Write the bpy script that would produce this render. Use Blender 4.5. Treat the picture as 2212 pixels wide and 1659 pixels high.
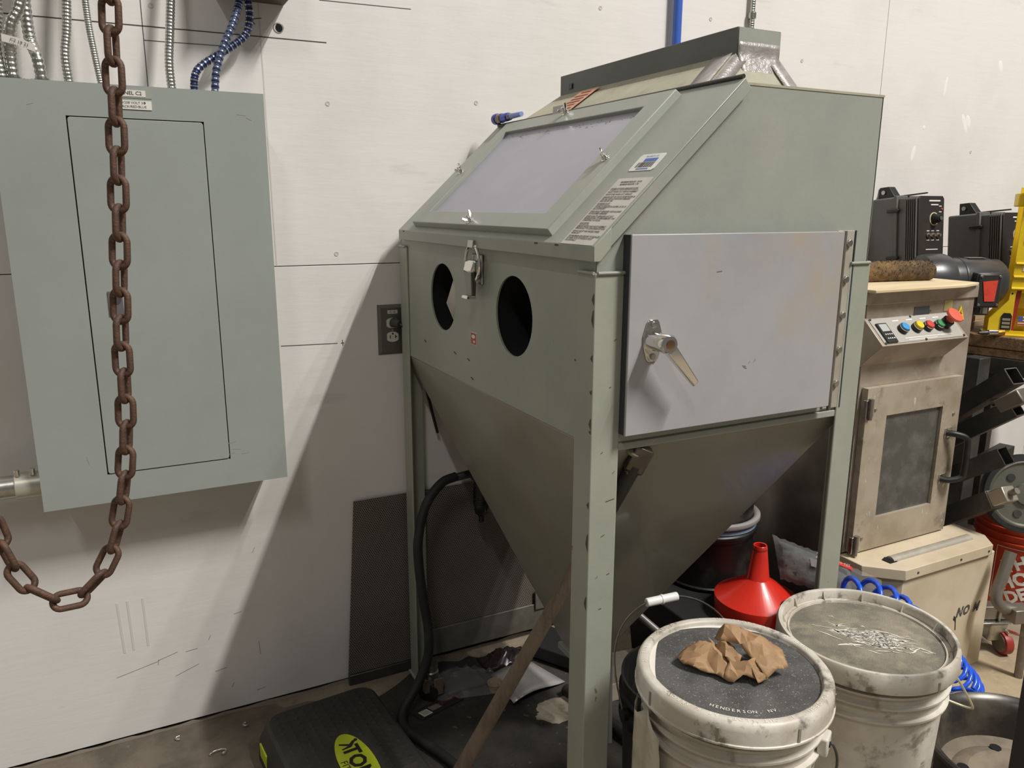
import bpy, math, random
from mathutils import Vector as V, Matrix as MX
random.seed(7)
for o in list(bpy.data.objects): bpy.data.objects.remove(o)
SC = bpy.context.scene
COL = SC.collection

# ---------------------------------------------------------------- camera
YAW, PITCH, ROLL = 0.4665, 0.2232, 0.0036
cam = bpy.data.cameras.new('camera'); camo = bpy.data.objects.new('camera', cam); COL.objects.link(camo)
cam.sensor_width = 36; cam.lens = 1690 / 2212 * 36; cam.clip_start = .02; cam.clip_end = 60
_f = V((math.sin(YAW)*math.cos(PITCH), math.cos(YAW)*math.cos(PITCH), -math.sin(PITCH)))
_r = V((math.cos(YAW), -math.sin(YAW), 0)); _u = _r.cross(_f)
_r2 = _r*math.cos(ROLL)+_u*math.sin(ROLL); _u2 = _u*math.cos(ROLL)-_r*math.sin(ROLL)
m = MX.Identity(4)
for i in range(3): m[i][0] = _r2[i]; m[i][1] = _u2[i]; m[i][2] = -_f[i]
m[0][3], m[1][3], m[2][3] = 0, 0, 1.40
camo.matrix_world = m
SC.camera = camo

# ---------------------------------------------------------------- light
w = bpy.data.worlds.new('workshop_ambient'); SC.world = w; w.use_nodes = True
bg = w.node_tree.nodes['Background']; bg.inputs[0].default_value = (1, .97, .93, 1); bg.inputs[1].default_value = .115
def strip(name, loc, sx, sy, power, col=(1, .972, .935)):
    l = bpy.data.lights.new(name, 'AREA'); l.shape = 'RECTANGLE'; l.size = sx; l.size_y = sy; l.energy = power; l.color = col
    o = bpy.data.objects.new(name, l); COL.objects.link(o); o.location = loc
    return o
# ceiling strip lamps of the workshop, running towards the wall
strip('ceiling_strip_lamp', (3.20, -2.45, 7.0), .13, 2.2, 440)
strip('ceiling_strip_lamp', (3.68, -2.45, 7.0), .13, 2.2, 112)
strip('ceiling_strip_lamp', (4.22, -2.45, 7.0), .13, 2.2, 85)
strip('ceiling_strip_lamp', (-2.4, -3.4, 7.0), .15, 2.2, 85)
SC.view_settings.view_transform = 'Standard'; SC.view_settings.look = 'None'
SC.view_settings.exposure = 0.38; SC.view_settings.gamma = 1.0; SC.view_settings.use_curve_mapping = False

# ---------------------------------------------------------------- materials
def lin(c):
    return tuple(((x/255)/12.92 if x/255 <= .04045 else ((x/255+.055)/1.055)**2.4) for x in c) + (1,)
MATS = {}
def M(name, col, rough=.5, metal=0., layers=(), bump=0., bscale=60, bstretch=(1,1,1), trans=0., alpha=1., coat=0., spec=.5, bdetail=4):
    """layers: (colour, scale, lo, hi, amount, stretch)"""
    if name in MATS: return MATS[name]
    mt = bpy.data.materials.new(name); mt.use_nodes = True; nt = mt.node_tree; N = nt.nodes; L = nt.links
    b = N['Principled BSDF']
    b.inputs['Roughness'].default_value = rough; b.inputs['Metallic'].default_value = metal
    b.inputs['Transmission Weight'].default_value = trans; b.inputs['Alpha'].default_value = alpha
    b.inputs['Coat Weight'].default_value = coat; b.inputs['Specular IOR Level'].default_value = spec
    tc = N.new('ShaderNodeTexCoord')
    def noise(scale, stretch, detail=6):
        mp = N.new('ShaderNodeMapping'); mp.inputs['Scale'].default_value = stretch
        L.new(tc.outputs['Object'], mp.inputs['Vector'])
        n = N.new('ShaderNodeTexNoise'); n.inputs['Scale'].default_value = scale; n.inputs['Detail'].default_value = detail
        n.inputs['Roughness'].default_value = .62
        L.new(mp.outputs[0], n.inputs['Vector']); return n
    prev = None
    for ly in layers:
        c2, sc, lo, hi, amt = ly[:5]; st = ly[5] if len(ly) > 5 else (1,1,1)
        n = noise(sc, st)
        mr = N.new('ShaderNodeMapRange'); mr.inputs[1].default_value = lo; mr.inputs[2].default_value = hi; mr.inputs[3].default_value = 0; mr.inputs[4].default_value = amt
        L.new(n.outputs[0], mr.inputs[0])
        mx = N.new('ShaderNodeMix'); mx.data_type = 'RGBA'
        if prev is None: mx.inputs[6].default_value = lin(col)
        else: L.new(prev, mx.inputs[6])
        mx.inputs[7].default_value = lin(c2); L.new(mr.outputs[0], mx.inputs[0]); prev = mx.outputs[2]
    if prev is None: b.inputs['Base Color'].default_value = lin(col)
    else: L.new(prev, b.inputs['Base Color'])
    if bump:
        n = noise(bscale, bstretch, bdetail); bp = N.new('ShaderNodeBump'); bp.inputs['Strength'].default_value = bump; bp.inputs['Distance'].default_value = .004
        L.new(n.outputs[0], bp.inputs['Height']); L.new(bp.outputs[0], b.inputs['Normal'])
    MATS[name] = mt; return mt

WALLM = M('white_painted_plywood', (226,222,217), .55, layers=[((200,196,190),2.2,.45,.75,.5),((176,168,158),9,.63,.74,.30,(.35,1,1.6)),((150,140,128),26,.70,.78,.35,(.2,1,1))], bump=.16, bscale=24, bstretch=(.3,1,1.9), bdetail=10)
FLOORM = M('dusty_concrete', (144,131,112), .8, layers=[((104,93,80),1.6,.42,.62,.9),((178,164,140),5,.5,.7,.6),((92,84,74),34,.56,.72,.6),((205,195,178),90,.66,.74,.5)], bump=.4, bscale=60)
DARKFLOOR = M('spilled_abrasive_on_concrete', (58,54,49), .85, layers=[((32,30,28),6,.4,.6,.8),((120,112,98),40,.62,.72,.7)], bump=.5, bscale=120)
PANELM = M('grey_panel_enamel', (155,161,155), .42, layers=[((142,148,142),3,.4,.7,.6),((168,172,166),30,.72,.77,.35,(1,1,.15))], bump=.05, bscale=150)
GREEN = M('sage_grey_cabinet_paint', (156,159,148), .42, layers=[((143,147,139),4,.4,.65,.8),((165,155,136),5,.55,.75,.5),((196,198,186),70,.72,.76,.4)], bump=.06, bscale=120)
GREENWORN = M('sage_grey_paint_with_chips', (158,161,146), .42, layers=[((146,150,138),5,.4,.65,.8),((120,84,58),26,.70,.715,.9,(1,1,.45))], bump=.06, bscale=120)
GREENDUST = M('sage_grey_paint_under_dust', (160,158,138), .8, layers=[((176,168,146),9,.42,.62,.8),((138,134,118),24,.55,.72,.6)], bump=.1, bscale=90)
LEDGREY = M('charcoal_lamp_housing', (98,102,96), .5, layers=[((86,90,86),5,.4,.6,.6)])
DOORM = M('lavender_grey_door_paint', (164,163,164), .38, layers=[((152,152,155),3.2,.42,.62,.8),((170,156,138),2.6,.56,.66,.75),((190,190,188),60,.73,.77,.4)], bump=.04, bscale=150)
DOOREDGE = M('blue_grey_door_side', (58,62,68), .5)  # door and hinge edges, darker than the door face
CHROME = M('chrome', (225,222,215), .09, 1.)
ZINC = M('zinc_plated_steel', (190,190,182), .3, 1., layers=[((150,148,140),30,.45,.6,.6)])
GALV = M('galvanised_conduit', (198,198,190), .3, 1., layers=[((160,160,152),20,.45,.6,.5)])
BLUECON = M('blue_banded_conduit', (44,56,100), .35, .5)
RUST = M('rusty_chain_steel', (96,72,60), .62, .35, layers=[((116,84,62),40,.45,.6,.8),((74,58,52),22,.5,.65,.8),((160,140,118),60,.66,.72,.4)], bump=.3, bscale=250)
BLACK = M('black_plastic', (26,26,26), .45, layers=[((44,43,41),20,.5,.7,.6)])
RUBBER = M('black_rubber', (30,30,30), .65, layers=[((58,56,52),12,.52,.7,.7)])
DARKIN = M('dark_interior', (10,11,13), .9)
LAVPANE = M('frosted_viewing_film', (166,164,174), .32, layers=[((150,149,162),6,.4,.62,.7),((182,180,186),3,.5,.7,.6)], bump=.04, bscale=60)
WHITELAB = M('white_label', (226,224,216), .5, layers=[((205,202,192),18,.45,.65,.5)])
GREYLAB = M('aged_instruction_sheet', (196,192,182), .45, layers=[((176,172,160),12,.45,.65,.6)])
INK = M('black_ink', (36,35,35), .6)
FAINTINK = M('faded_ink', (78,75,72), .6)
PENCIL = M('pencil_line', (70,64,66), .7)
BLUEINK = M('blue_ink', (70,104,176), .5)
REDLAB = M('red_label', (172,70,58), .5, layers=[((190,92,78),30,.5,.65,.5)])
ORANGECARD = M('faded_orange_card', (206,158,128), .6, layers=[((170,116,90),30,.5,.62,.6,(1,1,5))])
TAPE = M('silver_cloth_tape', (152,146,142), .35, .25, layers=[((172,166,162),30,.45,.6,.7,(1,3,1))], bump=.5, bscale=90, bstretch=(1,3,1))
BLUEPIPE = M('blue_air_pipe', (62,100,188), .35)
STAIN = M('stained_stainless_steel', (180,168,152), .42, .35, layers=[((146,132,116),5,.42,.62,.8),((196,186,170),12,.55,.7,.6),((206,202,194),55,.70,.75,.6)], bump=.08, bscale=30, bstretch=(1,1,.2))
STAINDOOR = M('splattered_stainless_door', (182,171,152), .48, .28, layers=[((150,136,116),5,.42,.62,.8),((92,88,82),11,.57,.70,.75),((216,214,206),40,.65,.70,.85,(1.6,1,.6))], bump=.08, bscale=40)
MIRSTEEL = M('brushed_dark_stainless', (134,126,116), .30, .60, layers=[((96,88,80),4,.4,.62,.7)])
GLASSOLD = M('scratched_oven_glass', (72,72,68), .25, 0., layers=[((104,104,98),14,.45,.65,.7),((150,150,140),40,.66,.74,.6,(2,1,.4))], coat=.3)
BEIGE = M('dusty_beige_enamel', (204,189,163), .55, layers=[((188,172,144),6,.42,.62,.8),((196,186,166),14,.6,.74,.5)], bump=.06, bscale=60)
CREAMWOOD = M('cream_painted_board', (214,196,160), .6, layers=[((190,168,128),8,.45,.62,.6,(.3,2,2))])
YELLOWPAINT = M('yellow_press_paint', (232,200,36), .45, layers=[((214,180,24),9,.45,.62,.7),((150,126,40),30,.70,.76,.6)])
WOOD = M('weathered_bench_wood', (140,112,80), .75, layers=[((96,76,54),10,.42,.6,.8,(.4,6,6)),((166,142,110),16,.55,.7,.6,(.4,5,5))], bump=.4, bscale=30, bstretch=(.4,6,6))
STEELDARK = M('dark_mill_steel', (72,72,70), .45, .55, layers=[((92,90,86),10,.45,.62,.7)])
STEELGREY = M('worn_grey_steel', (132,124,114), .45, .6, layers=[((110,100,90),14,.45,.62,.7),((166,158,146),30,.6,.72,.5)])
MOTORM = M('black_motor_enamel', (52,52,54), .32, layers=[((66,66,66),8,.45,.62,.6)])
CTRL = M('charcoal_controller_case', (92,90,87), .55, layers=[((100,98,95),12,.45,.62,.5)])
CTRLFACE = M('black_controller_face', (44,40,39), .5, layers=[((64,52,48),8,.5,.66,.6)])
WHITEPRINT = M('white_print', (222,220,212), .5)
REDPLASTIC = M('red_funnel_plastic', (205,44,30), .28, layers=[((190,36,26),10,.45,.62,.5)], coat=.2)
REDPAD = M('red_rubber_label', (206,66,48), .5, layers=[((184,50,38),40,.5,.62,.6)])
BUCKETW = M('dirty_white_bucket', (206,200,188), .5, layers=[((172,162,146),6,.42,.60,.8),((112,102,88),18,.57,.68,.75),((70,62,52),60,.68,.73,.8)], bump=.1, bscale=80)
LIDW = M('scuffed_white_lid', (214,208,197), .45, layers=[((176,167,150),9,.42,.60,.8),((88,82,74),22,.55,.65,.8)], bump=.08, bscale=80)
GRIT = M('dark_abrasive_grit', (92,91,89), .7, layers=[((66,65,64),14,.42,.6,.8),((170,168,164),300,.60,.68,.8)], bump=.6, bscale=500)
GRITTAN = M('tan_dusted_grit', (134,126,110), .7, layers=[((98,94,86),9,.45,.62,.8),((164,154,130),16,.50,.66,.7),((170,164,152),420,.6,.7,.5)], bump=.6, bscale=420)
SCRATCHW = M('exposed_white_plastic', (222,216,206), .45)
PAPER = M('brown_kraft_paper', (166,132,96), .7, layers=[((142,110,76),12,.45,.62,.7),((188,158,122),20,.55,.7,.6)], bump=.12, bscale=60)
GRIP = M('white_plastic_grip', (226,224,218), .35)
ORANGEB = M('orange_bucket_plastic', (196,66,34), .4, layers=[((176,52,26),8,.45,.62,.6)])
WHEELM = M('black_wheel_enamel', (52,49,45), .32, .2, layers=[((96,88,76),8,.48,.66,.75)])
WHEELDUST = M('dust_inside_wheel', (128,116,98), .8, layers=[((96,86,72),10,.45,.62,.7)])
REDCAST = M('red_polyurethane', (150,48,40), .4)
SANDWOOD = M('worn_hammer_handle', (112,96,80), .7, layers=[((80,66,54),14,.45,.62,.8,(3,3,.6)),((60,50,42),20,.6,.7,.7,(3,3,.6))], bump=.2, bscale=60)
BLACKWRAP = M('black_wrapped_grip', (34,31,28), .6, layers=[((120,92,58),24,.66,.7,.8)])
STEPM = M('black_step_plastic', (42,41,39), .62, layers=[((60,56,50),9,.45,.66,.7)], bump=.25, bscale=200)
LIME = M('lime_green_print', (186,200,36), .5, layers=[((164,178,30),20,.5,.65,.5)])
HOSEBLUE = M('blue_polyurethane_hose', (30,88,214), .25, coat=.3)
CLEARP = M('clear_plastic_film', (205,205,205), .08, trans=.0, alpha=.15, spec=1.0, bump=1., bscale=38)
BAGDARK = M('charcoal_bagged_parts', (62,62,62), .6)
SHEETM = M('silver_envelope', (176,172,170), .3, .25, layers=[((156,150,148),8,.45,.62,.5)])
CARDM = M('black_blister_card', (44,42,41), .5)
REDPR = M('dull_red_print', (150,60,48), .6)
BRUSHM = M('brown_brush_bristle', (126,98,62), .9, layers=[((70,58,44),14,.42,.6,.8),((150,122,80),50,.55,.7,.6)], bump=1., bscale=300, bstretch=(1,1,.3))
BRUSHDK = M('charred_brush_bristle', (58,50,42), .95, layers=[((30,28,26),24,.45,.6,.8)], bump=1., bscale=300)
BTNBLUE = M('blue_button', (70,150,206), .35); BTNYEL = M('yellow_button', (222,196,40), .35)
BTNRED = M('red_button', (200,72,66), .35); BTNGRN = M('green_button', (66,140,92), .35); BTNBIG = M('faded_red_stop_button', (214,96,76), .4)
BRASS = M('brass', (190,150,70), .25, 1.)
DKBROWN = M('dark_brown_post_paint', (40,34,29), .6)
BROWNDK = M('dark_brown_box_paint', (72,60,54), .6)
PLATEM = M('grey_steel_wall_plate', (112,109,104), .4, .6)
IVORY = M('ivory_receptacle', (205,202,190), .4)
FLAG = M('flag_sticker', (196,150,150), .5)

def perforated():
    mt = bpy.data.materials.new('perforated_sheet_steel'); mt.use_nodes = True; nt = mt.node_tree; N = nt.nodes; L = nt.links; b = N['Principled BSDF']
    tc = N.new('ShaderNodeTexCoord'); sp = N.new('ShaderNodeSeparateXYZ'); L.new(tc.outputs['Object'], sp.inputs[0])
    def ma(op, a, bb=None):
        n = N.new('ShaderNodeMath'); n.operation = op
        for i, x in enumerate((a, bb)):
            if x is None: continue
            if isinstance(x, (int, float)): n.inputs[i].default_value = x
            else: L.new(x, n.inputs[i])
        return n.outputs[0]
    P = .0062
    z = ma('DIVIDE', sp.outputs[2], P*.866); row = ma('FLOOR', z); fz = ma('SUBTRACT', ma('FRACT', z), .5)
    xx = ma('ADD', ma('DIVIDE', sp.outputs[0], P), ma('MULTIPLY', ma('MODULO', row, 2.), .5)); fx = ma('SUBTRACT', ma('FRACT', xx), .5)
    d = ma('SQRT', ma('ADD', ma('MULTIPLY', fx, fx), ma('MULTIPLY', ma('MULTIPLY', fz, fz), .75)))
    hole = ma('LESS_THAN', d, .3)
    mx = N.new('ShaderNodeMix'); mx.data_type = 'RGBA'; L.new(hole, mx.inputs[0])
    ns = N.new('ShaderNodeTexNoise'); ns.inputs['Scale'].default_value = 5; L.new(tc.outputs['Object'], ns.inputs['Vector'])
    m2 = N.new('ShaderNodeMix'); m2.data_type = 'RGBA'; L.new(ns.outputs[0], m2.inputs[0]); m2.inputs[6].default_value = lin((118,108,96)); m2.inputs[7].default_value = lin((142,136,126))
    L.new(m2.outputs[2], mx.inputs[6]); mx.inputs[7].default_value = lin((18,16,15)); L.new(mx.outputs[2], b.inputs['Base Color'])
    b.inputs['Roughness'].default_value = .5; b.inputs['Metallic'].default_value = .2
    return mt
PERF = perforated()

# ---------------------------------------------------------------- mesh helpers
def wloc(o):
    p = V((0,0,0))
    while o is not None: p += o.location; o = o.parent
    return p
class MB:
    def __init__(s, fr=None): s.v = []; s.f = []; s.fr = fr
    def add(s, vs, fs):
        n = len(s.v)
        s.v += [(s.fr @ V(p)) if s.fr else V(p) for p in vs]; s.f += [tuple(i+n for i in f) for f in fs]; return s
    def box(s, a, b):
        x0,x1 = sorted((a[0],b[0])); y0,y1 = sorted((a[1],b[1])); z0,z1 = sorted((a[2],b[2]))
        return s.add([(x0,y0,z0),(x1,y0,z0),(x1,y1,z0),(x0,y1,z0),(x0,y0,z1),(x1,y0,z1),(x1,y1,z1),(x0,y1,z1)],
                     [(3,2,1,0),(4,5,6,7),(0,1,5,4),(1,2,6,5),(2,3,7,6),(3,0,4,7)])
    def obox(s, c, ax, ay, az):
        c, ax, ay, az = V(c), V(ax), V(ay), V(az)
        vs = [c+ax*i+ay*j+az*k for k in (-1,1) for i,j in ((-1,-1),(1,-1),(1,1),(-1,1))]
        fl = ax.cross(ay).dot(az) < 0
        fs = [(3,2,1,0),(4,5,6,7),(0,1,5,4),(1,2,6,5),(2,3,7,6),(3,0,4,7)]
        return s.add(vs, [f[::-1] for f in fs] if fl else fs)
    def hexa(s, b, t):          # bottom 4 + top 4
        return s.add(list(b)+list(t), [(3,2,1,0),(4,5,6,7),(0,1,5,4),(1,2,6,5),(2,3,7,6),(3,0,4,7)])
    def prism(s, poly, vec):
        n = len(poly); vec = V(vec); a = [V(p) for p in poly]; b = [p+vec for p in a]
        nr = V((0,0,0))
        for i in range(n): nr += a[i].cross(a[(i+1)%n])
        fs = [tuple(range(n))[::-1], tuple(range(n, 2*n))]+[(i,(i+1)%n,(i+1)%n+n,i+n) for i in range(n)]
        if nr.dot(vec) < 0: fs = [f[::-1] for f in fs]
        return s.add(a+b, fs)
    def cyl(s, p0, p1, r0, r1=None, n=20, caps=True, ph=0):
        p0, p1 = V(p0), V(p1); r1 = r0 if r1 is None else r1; d = (p1-p0).normalized()
        a = d.orthogonal().normalized(); b = d.cross(a)
        vs = [p0+(a*math.cos(t)+b*math.sin(t))*r0 for t in [ph+2*math.pi*i/n for i in range(n)]]+[p1+(a*math.cos(t)+b*math.sin(t))*r1 for t in [ph+2*math.pi*i/n for i in range(n)]]
        fs = [(i,(i+1)%n,n+(i+1)%n,n+i) for i in range(n)]
        if caps: fs += [tuple(range(n))[::-1], tuple(range(n,2*n))]
        return s.add(vs, fs)
    def tube(s, pts, r, n=10, closed=False, caps=True):
        pts = [V(p) for p in pts]; N = len(pts); rf = r if callable(r) else (lambda i: r)
        T = []
        for i in range(N):
            if closed: t = pts[(i+1)%N]-pts[i-1]
            else: t = pts[min(i+1,N-1)]-pts[max(i-1,0)]
            T.append(t.normalized())
        a = T[0].orthogonal().normalized(); vs = []
        for i in range(N):
            a = (a-T[i]*a.dot(T[i])).normalized(); b = T[i].cross(a)
            vs += [pts[i]+(a*math.cos(2*math.pi*k/n)+b*math.sin(2*math.pi*k/n))*rf(i) for k in range(n)]
        fs = []
        for i in range(N if closed else N-1):
            j = (i+1)%N
            fs += [(i*n+k, i*n+(k+1)%n, j*n+(k+1)%n, j*n+k) for k in range(n)]
        if caps and not closed: fs += [tuple(range(n))[::-1], tuple((N-1)*n+k for k in range(n))]
        return s.add(vs, fs)
    def lathe(s, prof, c=(0,0,0), n=48, ax=None, close=False):
        """profile (r,h) going outward/upward so that normals face out; axis default Z"""
        c = V(c); d = V(ax).normalized() if ax else V((0,0,1)); a = d.orthogonal().normalized() if ax else V((1,0,0)); b = d.cross(a)
        vs = []; rings = []
        for r, h in prof:
            if r < 1e-6: rings.append([len(vs)]); vs.append(c+d*h)
            else:
                rings.append(list(range(len(vs), len(vs)+n)))
                vs += [c+d*h+(a*math.cos(2*math.pi*i/n)+b*math.sin(2*math.pi*i/n))*r for i in range(n)]
        fs = []
        pr = list(zip(rings, rings[1:]))+([(rings[-1], rings[0])] if close else [])
        for A, B in pr:
            if len(A) == 1 and len(B) == 1: continue
            for i in range(n):
                j = (i+1)%n
                if len(A) == 1: fs.append((A[0], B[j], B[i]))
                elif len(B) == 1: fs.append((A[i], A[j], B[0]))
                else: fs.append((A[i], A[j], B[j], B[i]))
        return s.add(vs, fs)
    def sphere(s, c, r, n=14, sc=(1,1,1)):
        c = V(c); vs = []; fs = []; m_ = n//2
        for i in range(m_+1):
            p = math.pi*i/m_
            for k in range(n): t = 2*math.pi*k/n; vs.append(c+V((sc[0]*r*math.sin(p)*math.cos(t), sc[1]*r*math.sin(p)*math.sin(t), sc[2]*r*math.cos(p))))
        for i in range(m_):
            for k in range(n): fs.append((i*n+k,(i+1)*n+k,(i+1)*n+(k+1)%n,i*n+(k+1)%n))
        return s.add(vs, fs)
    def grid(s, nu, nv, fn):
        vs = [fn(i/nu, j/nv) for j in range(nv+1) for i in range(nu+1)]
        return s.add(vs, [(j*(nu+1)+i, j*(nu+1)+i+1, (j+1)*(nu+1)+i+1, (j+1)*(nu+1)+i) for j in range(nv) for i in range(nu)])
    def text(s, txt, size, o, xd, yd, align='CENTER', warp=None, sx=1.0, bold=0.):
        cu = bpy.data.curves.new('t', 'FONT'); cu.body = txt; cu.size = size; cu.align_x = align; cu.align_y = 'CENTER'; cu.resolution_u = 2; cu.offset = bold*size
        ob = bpy.data.objects.new('t', cu); COL.objects.link(ob)
        me = bpy.data.meshes.new_from_object(ob)
        o, xd, yd = V(o), V(xd).normalized(), V(yd).normalized()
        vs = [warp(v.co.x*sx, v.co.y) if warp else o+xd*(v.co.x*sx)+yd*v.co.y for v in me.vertices]
        s.add(vs, [tuple(p.vertices) for p in me.polygons])
        bpy.data.objects.remove(ob); bpy.data.curves.remove(cu); bpy.data.meshes.remove(me); return s
    def build(s, name, mat, parent=None, smooth=35, bevel=0., label=None, segs=2, solid=0.):
        off = wloc(parent) if parent else V((0,0,0))
        me = bpy.data.meshes.new(name); me.from_pydata([tuple(p-off) for p in s.v], [], s.f); me.validate(); me.update()
        me.materials.append(mat)
        if smooth:
            me.polygons.foreach_set('use_smooth', [True]*len(me.polygons)); me.set_sharp_from_angle(angle=math.radians(smooth))
        o = bpy.data.objects.new(name, me); COL.objects.link(o)
        if parent: o.parent = parent
        if solid:
            md = o.modifiers.new('s', 'SOLIDIFY'); md.thickness = solid; md.offset = 0
        if bevel:
            md = o.modifiers.new('b', 'BEVEL'); md.width = bevel; md.segments = segs; md.limit_method = 'ANGLE'; md.angle_limit = math.radians(40); md.harden_normals = False
        if label: o['label'] = label
        return o
def tag(o, label, cat, group=None):
    o['label'] = label; o['category'] = cat
    if group: o['group'] = group
    return o
def thing(name, label, cat, loc, group=None):
    o = bpy.data.objects.new(name, None); COL.objects.link(o); o.location = loc; o.empty_display_size = .05
    return tag(o, label, cat, group)
def struct(o): o['kind'] = 'structure'; return o
def spline(pts, n=8):
    """Catmull-Rom"""
    P = [V(p) for p in pts]; P = [P[0]*2-P[1]]+P+[P[-1]*2-P[-2]]; out = []
    for i in range(1, len(P)-2):
        for k in range(n):
            t = k/n; a,b,c,d = P[i-1],P[i],P[i+1],P[i+2]
            out.append(.5*((2*b)+(c-a)*t+(2*a-5*b+4*c-d)*t*t+(3*b-a-3*c+d)*t**3))
    out.append(P[-2]); return out
def resample(pts, step):
    out = [pts[0].copy()]; acc = 0; last = pts[0]
    for p in pts[1:]:
        d = (p-last).length
        while acc+d >= step:
            q = last+(p-last).normalized()*(step-acc); out.append(q); d -= step-acc; last = q; acc = 0
        acc += d; last = p
    return out
WY = 2.10     # wall plane

# ================================================================ SETTING
wall = bpy.data.objects.new('wall_back', None); COL.objects.link(wall); struct(wall); wall.location = (0, WY, 0)
back = MB().box((-3.2, WY+.012, 0), (6.5, WY+.10, 4.2)).build('wall_core', M('seam_shadow_board', (70,66,62), .9), wall)
xs = [-3.2, -.85, 1.592, 2.562, 3.8, 5.0, 6.5]
zr = [(.012, 1.245), (1.247, 4.2)]
for (z0, z1) in zr:
    xr = xs if z0 > 1 else [-3.2, -.85, 1.25, 2.562, 3.8, 5.0, 6.5]
    for a, b in zip(xr, xr[1:]):
        MB().box((a+.0006, WY, z0), (b-.0006, WY+.012, z1)).build('panel', WALLM, wall, bevel=.0008, segs=1)
def wl(x0, z0, x1, z1, t=.0011, mat=PENCIL, nm='pencil_line'):
    d = V((x1-x0, 0, z1-z0)); nrm = V((-d.z, 0, d.x)).normalized()*t
    a, b = V((x0, WY-.0007, z0)), V((x1, WY-.0007, z1))
    return MB().prism([a-nrm, b-nrm, b+nrm, a+nrm], (0, .001, 0)).build(nm, mat, wall)
wl(-.30, 1.798, .53, 1.801); wl(.109, 1.769, .285, 1.7715, .0007); wl(.517, 1.899, .757, 1.903, .0007); wl(.372, 1.037, .523, 1.0335, .0008); wl(.532, 1.033, .541, 1.0335, .0009); wl(.5375, 1.026, .5365, 1.042, .0008); wl(.109, 1.99, .108, 1.60, .0008); wl(.366, 2.2, .374, 1.247, .0016, M('filled_joint', (206,201,195), .6), 'filled_joint')
wl(-.08, .40, -.075, .255, .0028, M('faint_drip', (212,207,200), .6), 'drip_stain'); wl(-.056, .40, -.053, .258, .0028, MATS['faint_drip'], 'drip_stain'); wl(-.02, .40, -.018, .262, .0028, MATS['faint_drip'], 'drip_stain')
SCUFF = M('grey_scuff', (150,142,134), .7)
for x0, z0, x1, z1 in [(.07,.22,.10,.222),(.13,.24,.136,.252),(.20,.30,.22,.303),(.14,.14,.17,.144),(.26,.20,.262,.16),(.18,.08,.186,.092),(.0,.2,.003,.215),(.04,.155,.10,.175),(.245,.05,.27,.054),(.26,.47,.268,.485),(-.10,.19,.0,.21),(.0,.212,.05,.225)]:
    wl(x0, z0, x1, z1, .0006, SCUFF, 'scuff_mark')
for x, z in [(.526,1.655),(.531,1.275),(.942,1.681),(1.343,1.968),(1.755,1.979),(2.16,1.888),(.13,1.845),(3.12,1.62),(.35,1.50)]:
    MB().lathe([(.0062,-.0012),(.0058,.0012),(.003,.0012),(.0,-.0005)], (x, WY, z), 16, (0,-1,0)).build('screw_head', M('painted_screw', (196,190,182), .5), wall)
hp = MB().lathe([(.0100,-.001),(.0100,.0009),(.0,.0009)], (.416, WY, 1.825), 24, (0,-1,0)).build('wall_hole', DARKIN, wall)
MB().lathe([(.0125,-.001),(.0125,.0009),(.0100,.0012),(.0100,-.001)], (.413, WY, 1.824), 24, (0,-1,0)).build('hole_ring', SCUFF, wall)
MB().tube([(.358,WY-.001,1.827),(.352,WY-.001,1.833),(.356,WY-.001,1.839),(.374,WY-.001,1.842)], .001, 5).build('pencil_line', PENCIL, wall)
# white filler dabs on the right wall panel
for x, z, a, h, t in [(3.02,1.80,-.5,.040,.011),(3.06,1.785,-.4,.026,.014),(2.79,1.665,.2,.030,.010),(2.93,1.93,.12,.036,.007),(3.22,2.0,-.4,.025,.012),(2.83,1.715,.5,.008,.007)]:
    MB().lathe([(1,0),(.7,.9),(0,1)], (0,0,0), 14).build('filler_dab', M('fresh_white_filler', (236,233,228), .5), wall).matrix_local = MX.Translation((x, 0, z)) @ MX.Rotation(a, 4, 'Y') @ MX.Rotation(math.radians(90), 4, 'X') @ MX.Diagonal((t, h, .0008, 1))
# ragged lower edge of the plywood where it meets the slab
random.seed(3)
pts = []; x = -3.2
while x < 3.2: pts.append((x, random.uniform(.004, .013))); x += random.uniform(.015, .06)
MB().add([(a, WY-.0035, z) for a, z in pts]+[(a, WY-.0035, 0) for a, z in pts], [(i, i+len(pts), i+1+len(pts), i+1) for i in range(len(pts)-1)]).build('frayed_plywood_edge', M('dirty_plywood_edge', (150,140,126), .8), wall)

floor = struct(MB().box((-3.2, -3.2, -.05), (6.5, 2.2, 0)).build('floor', FLOORM))
random.seed(11)
def blob(name, cx, cy, rx, ry, z, mat, n=64, rough=.25):
    ph = [random.uniform(0, 6.28) for _ in range(6)]
    rr = [1+rough*sum(math.sin((k+2)*2*math.pi*i/n+ph[k])/(k+2) for k in range(6))+random.uniform(-.05,.05) for i in range(n)]
    return MB().add([(cx, cy, z)]+[(cx+rx*r*math.cos(2*math.pi*i/n), cy+ry*r*math.sin(2*math.pi*i/n), z) for i, r in enumerate(rr)], [(0, i+1, (i+1)%n+1) for i in range(n)]).build(name, mat, floor)
blob('floor_grime', .0, 1.85, .55, .30, .0006, M('grimy_concrete', (112,102,88), .85, layers=[((86,78,68),9,.42,.62,.8),((150,140,122),50,.66,.74,.7)], bump=.4, bscale=80))
blob('pale_floor_patch', 2.30, .98, .62, .34, .0006, M('tan_dusty_concrete', (166,149,121), .85, layers=[((142,125,100),7,.42,.62,.8),((196,180,152),40,.6,.72,.6)], bump=.3, bscale=70))
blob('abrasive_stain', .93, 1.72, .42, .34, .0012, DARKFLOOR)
blob('bare_concrete_patch', .88, 1.38, .15, .06, .002, M('bare_concrete', (168,158,138), .8, layers=[((120,110,96),30,.5,.65,.6)]), rough=.3)
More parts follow.
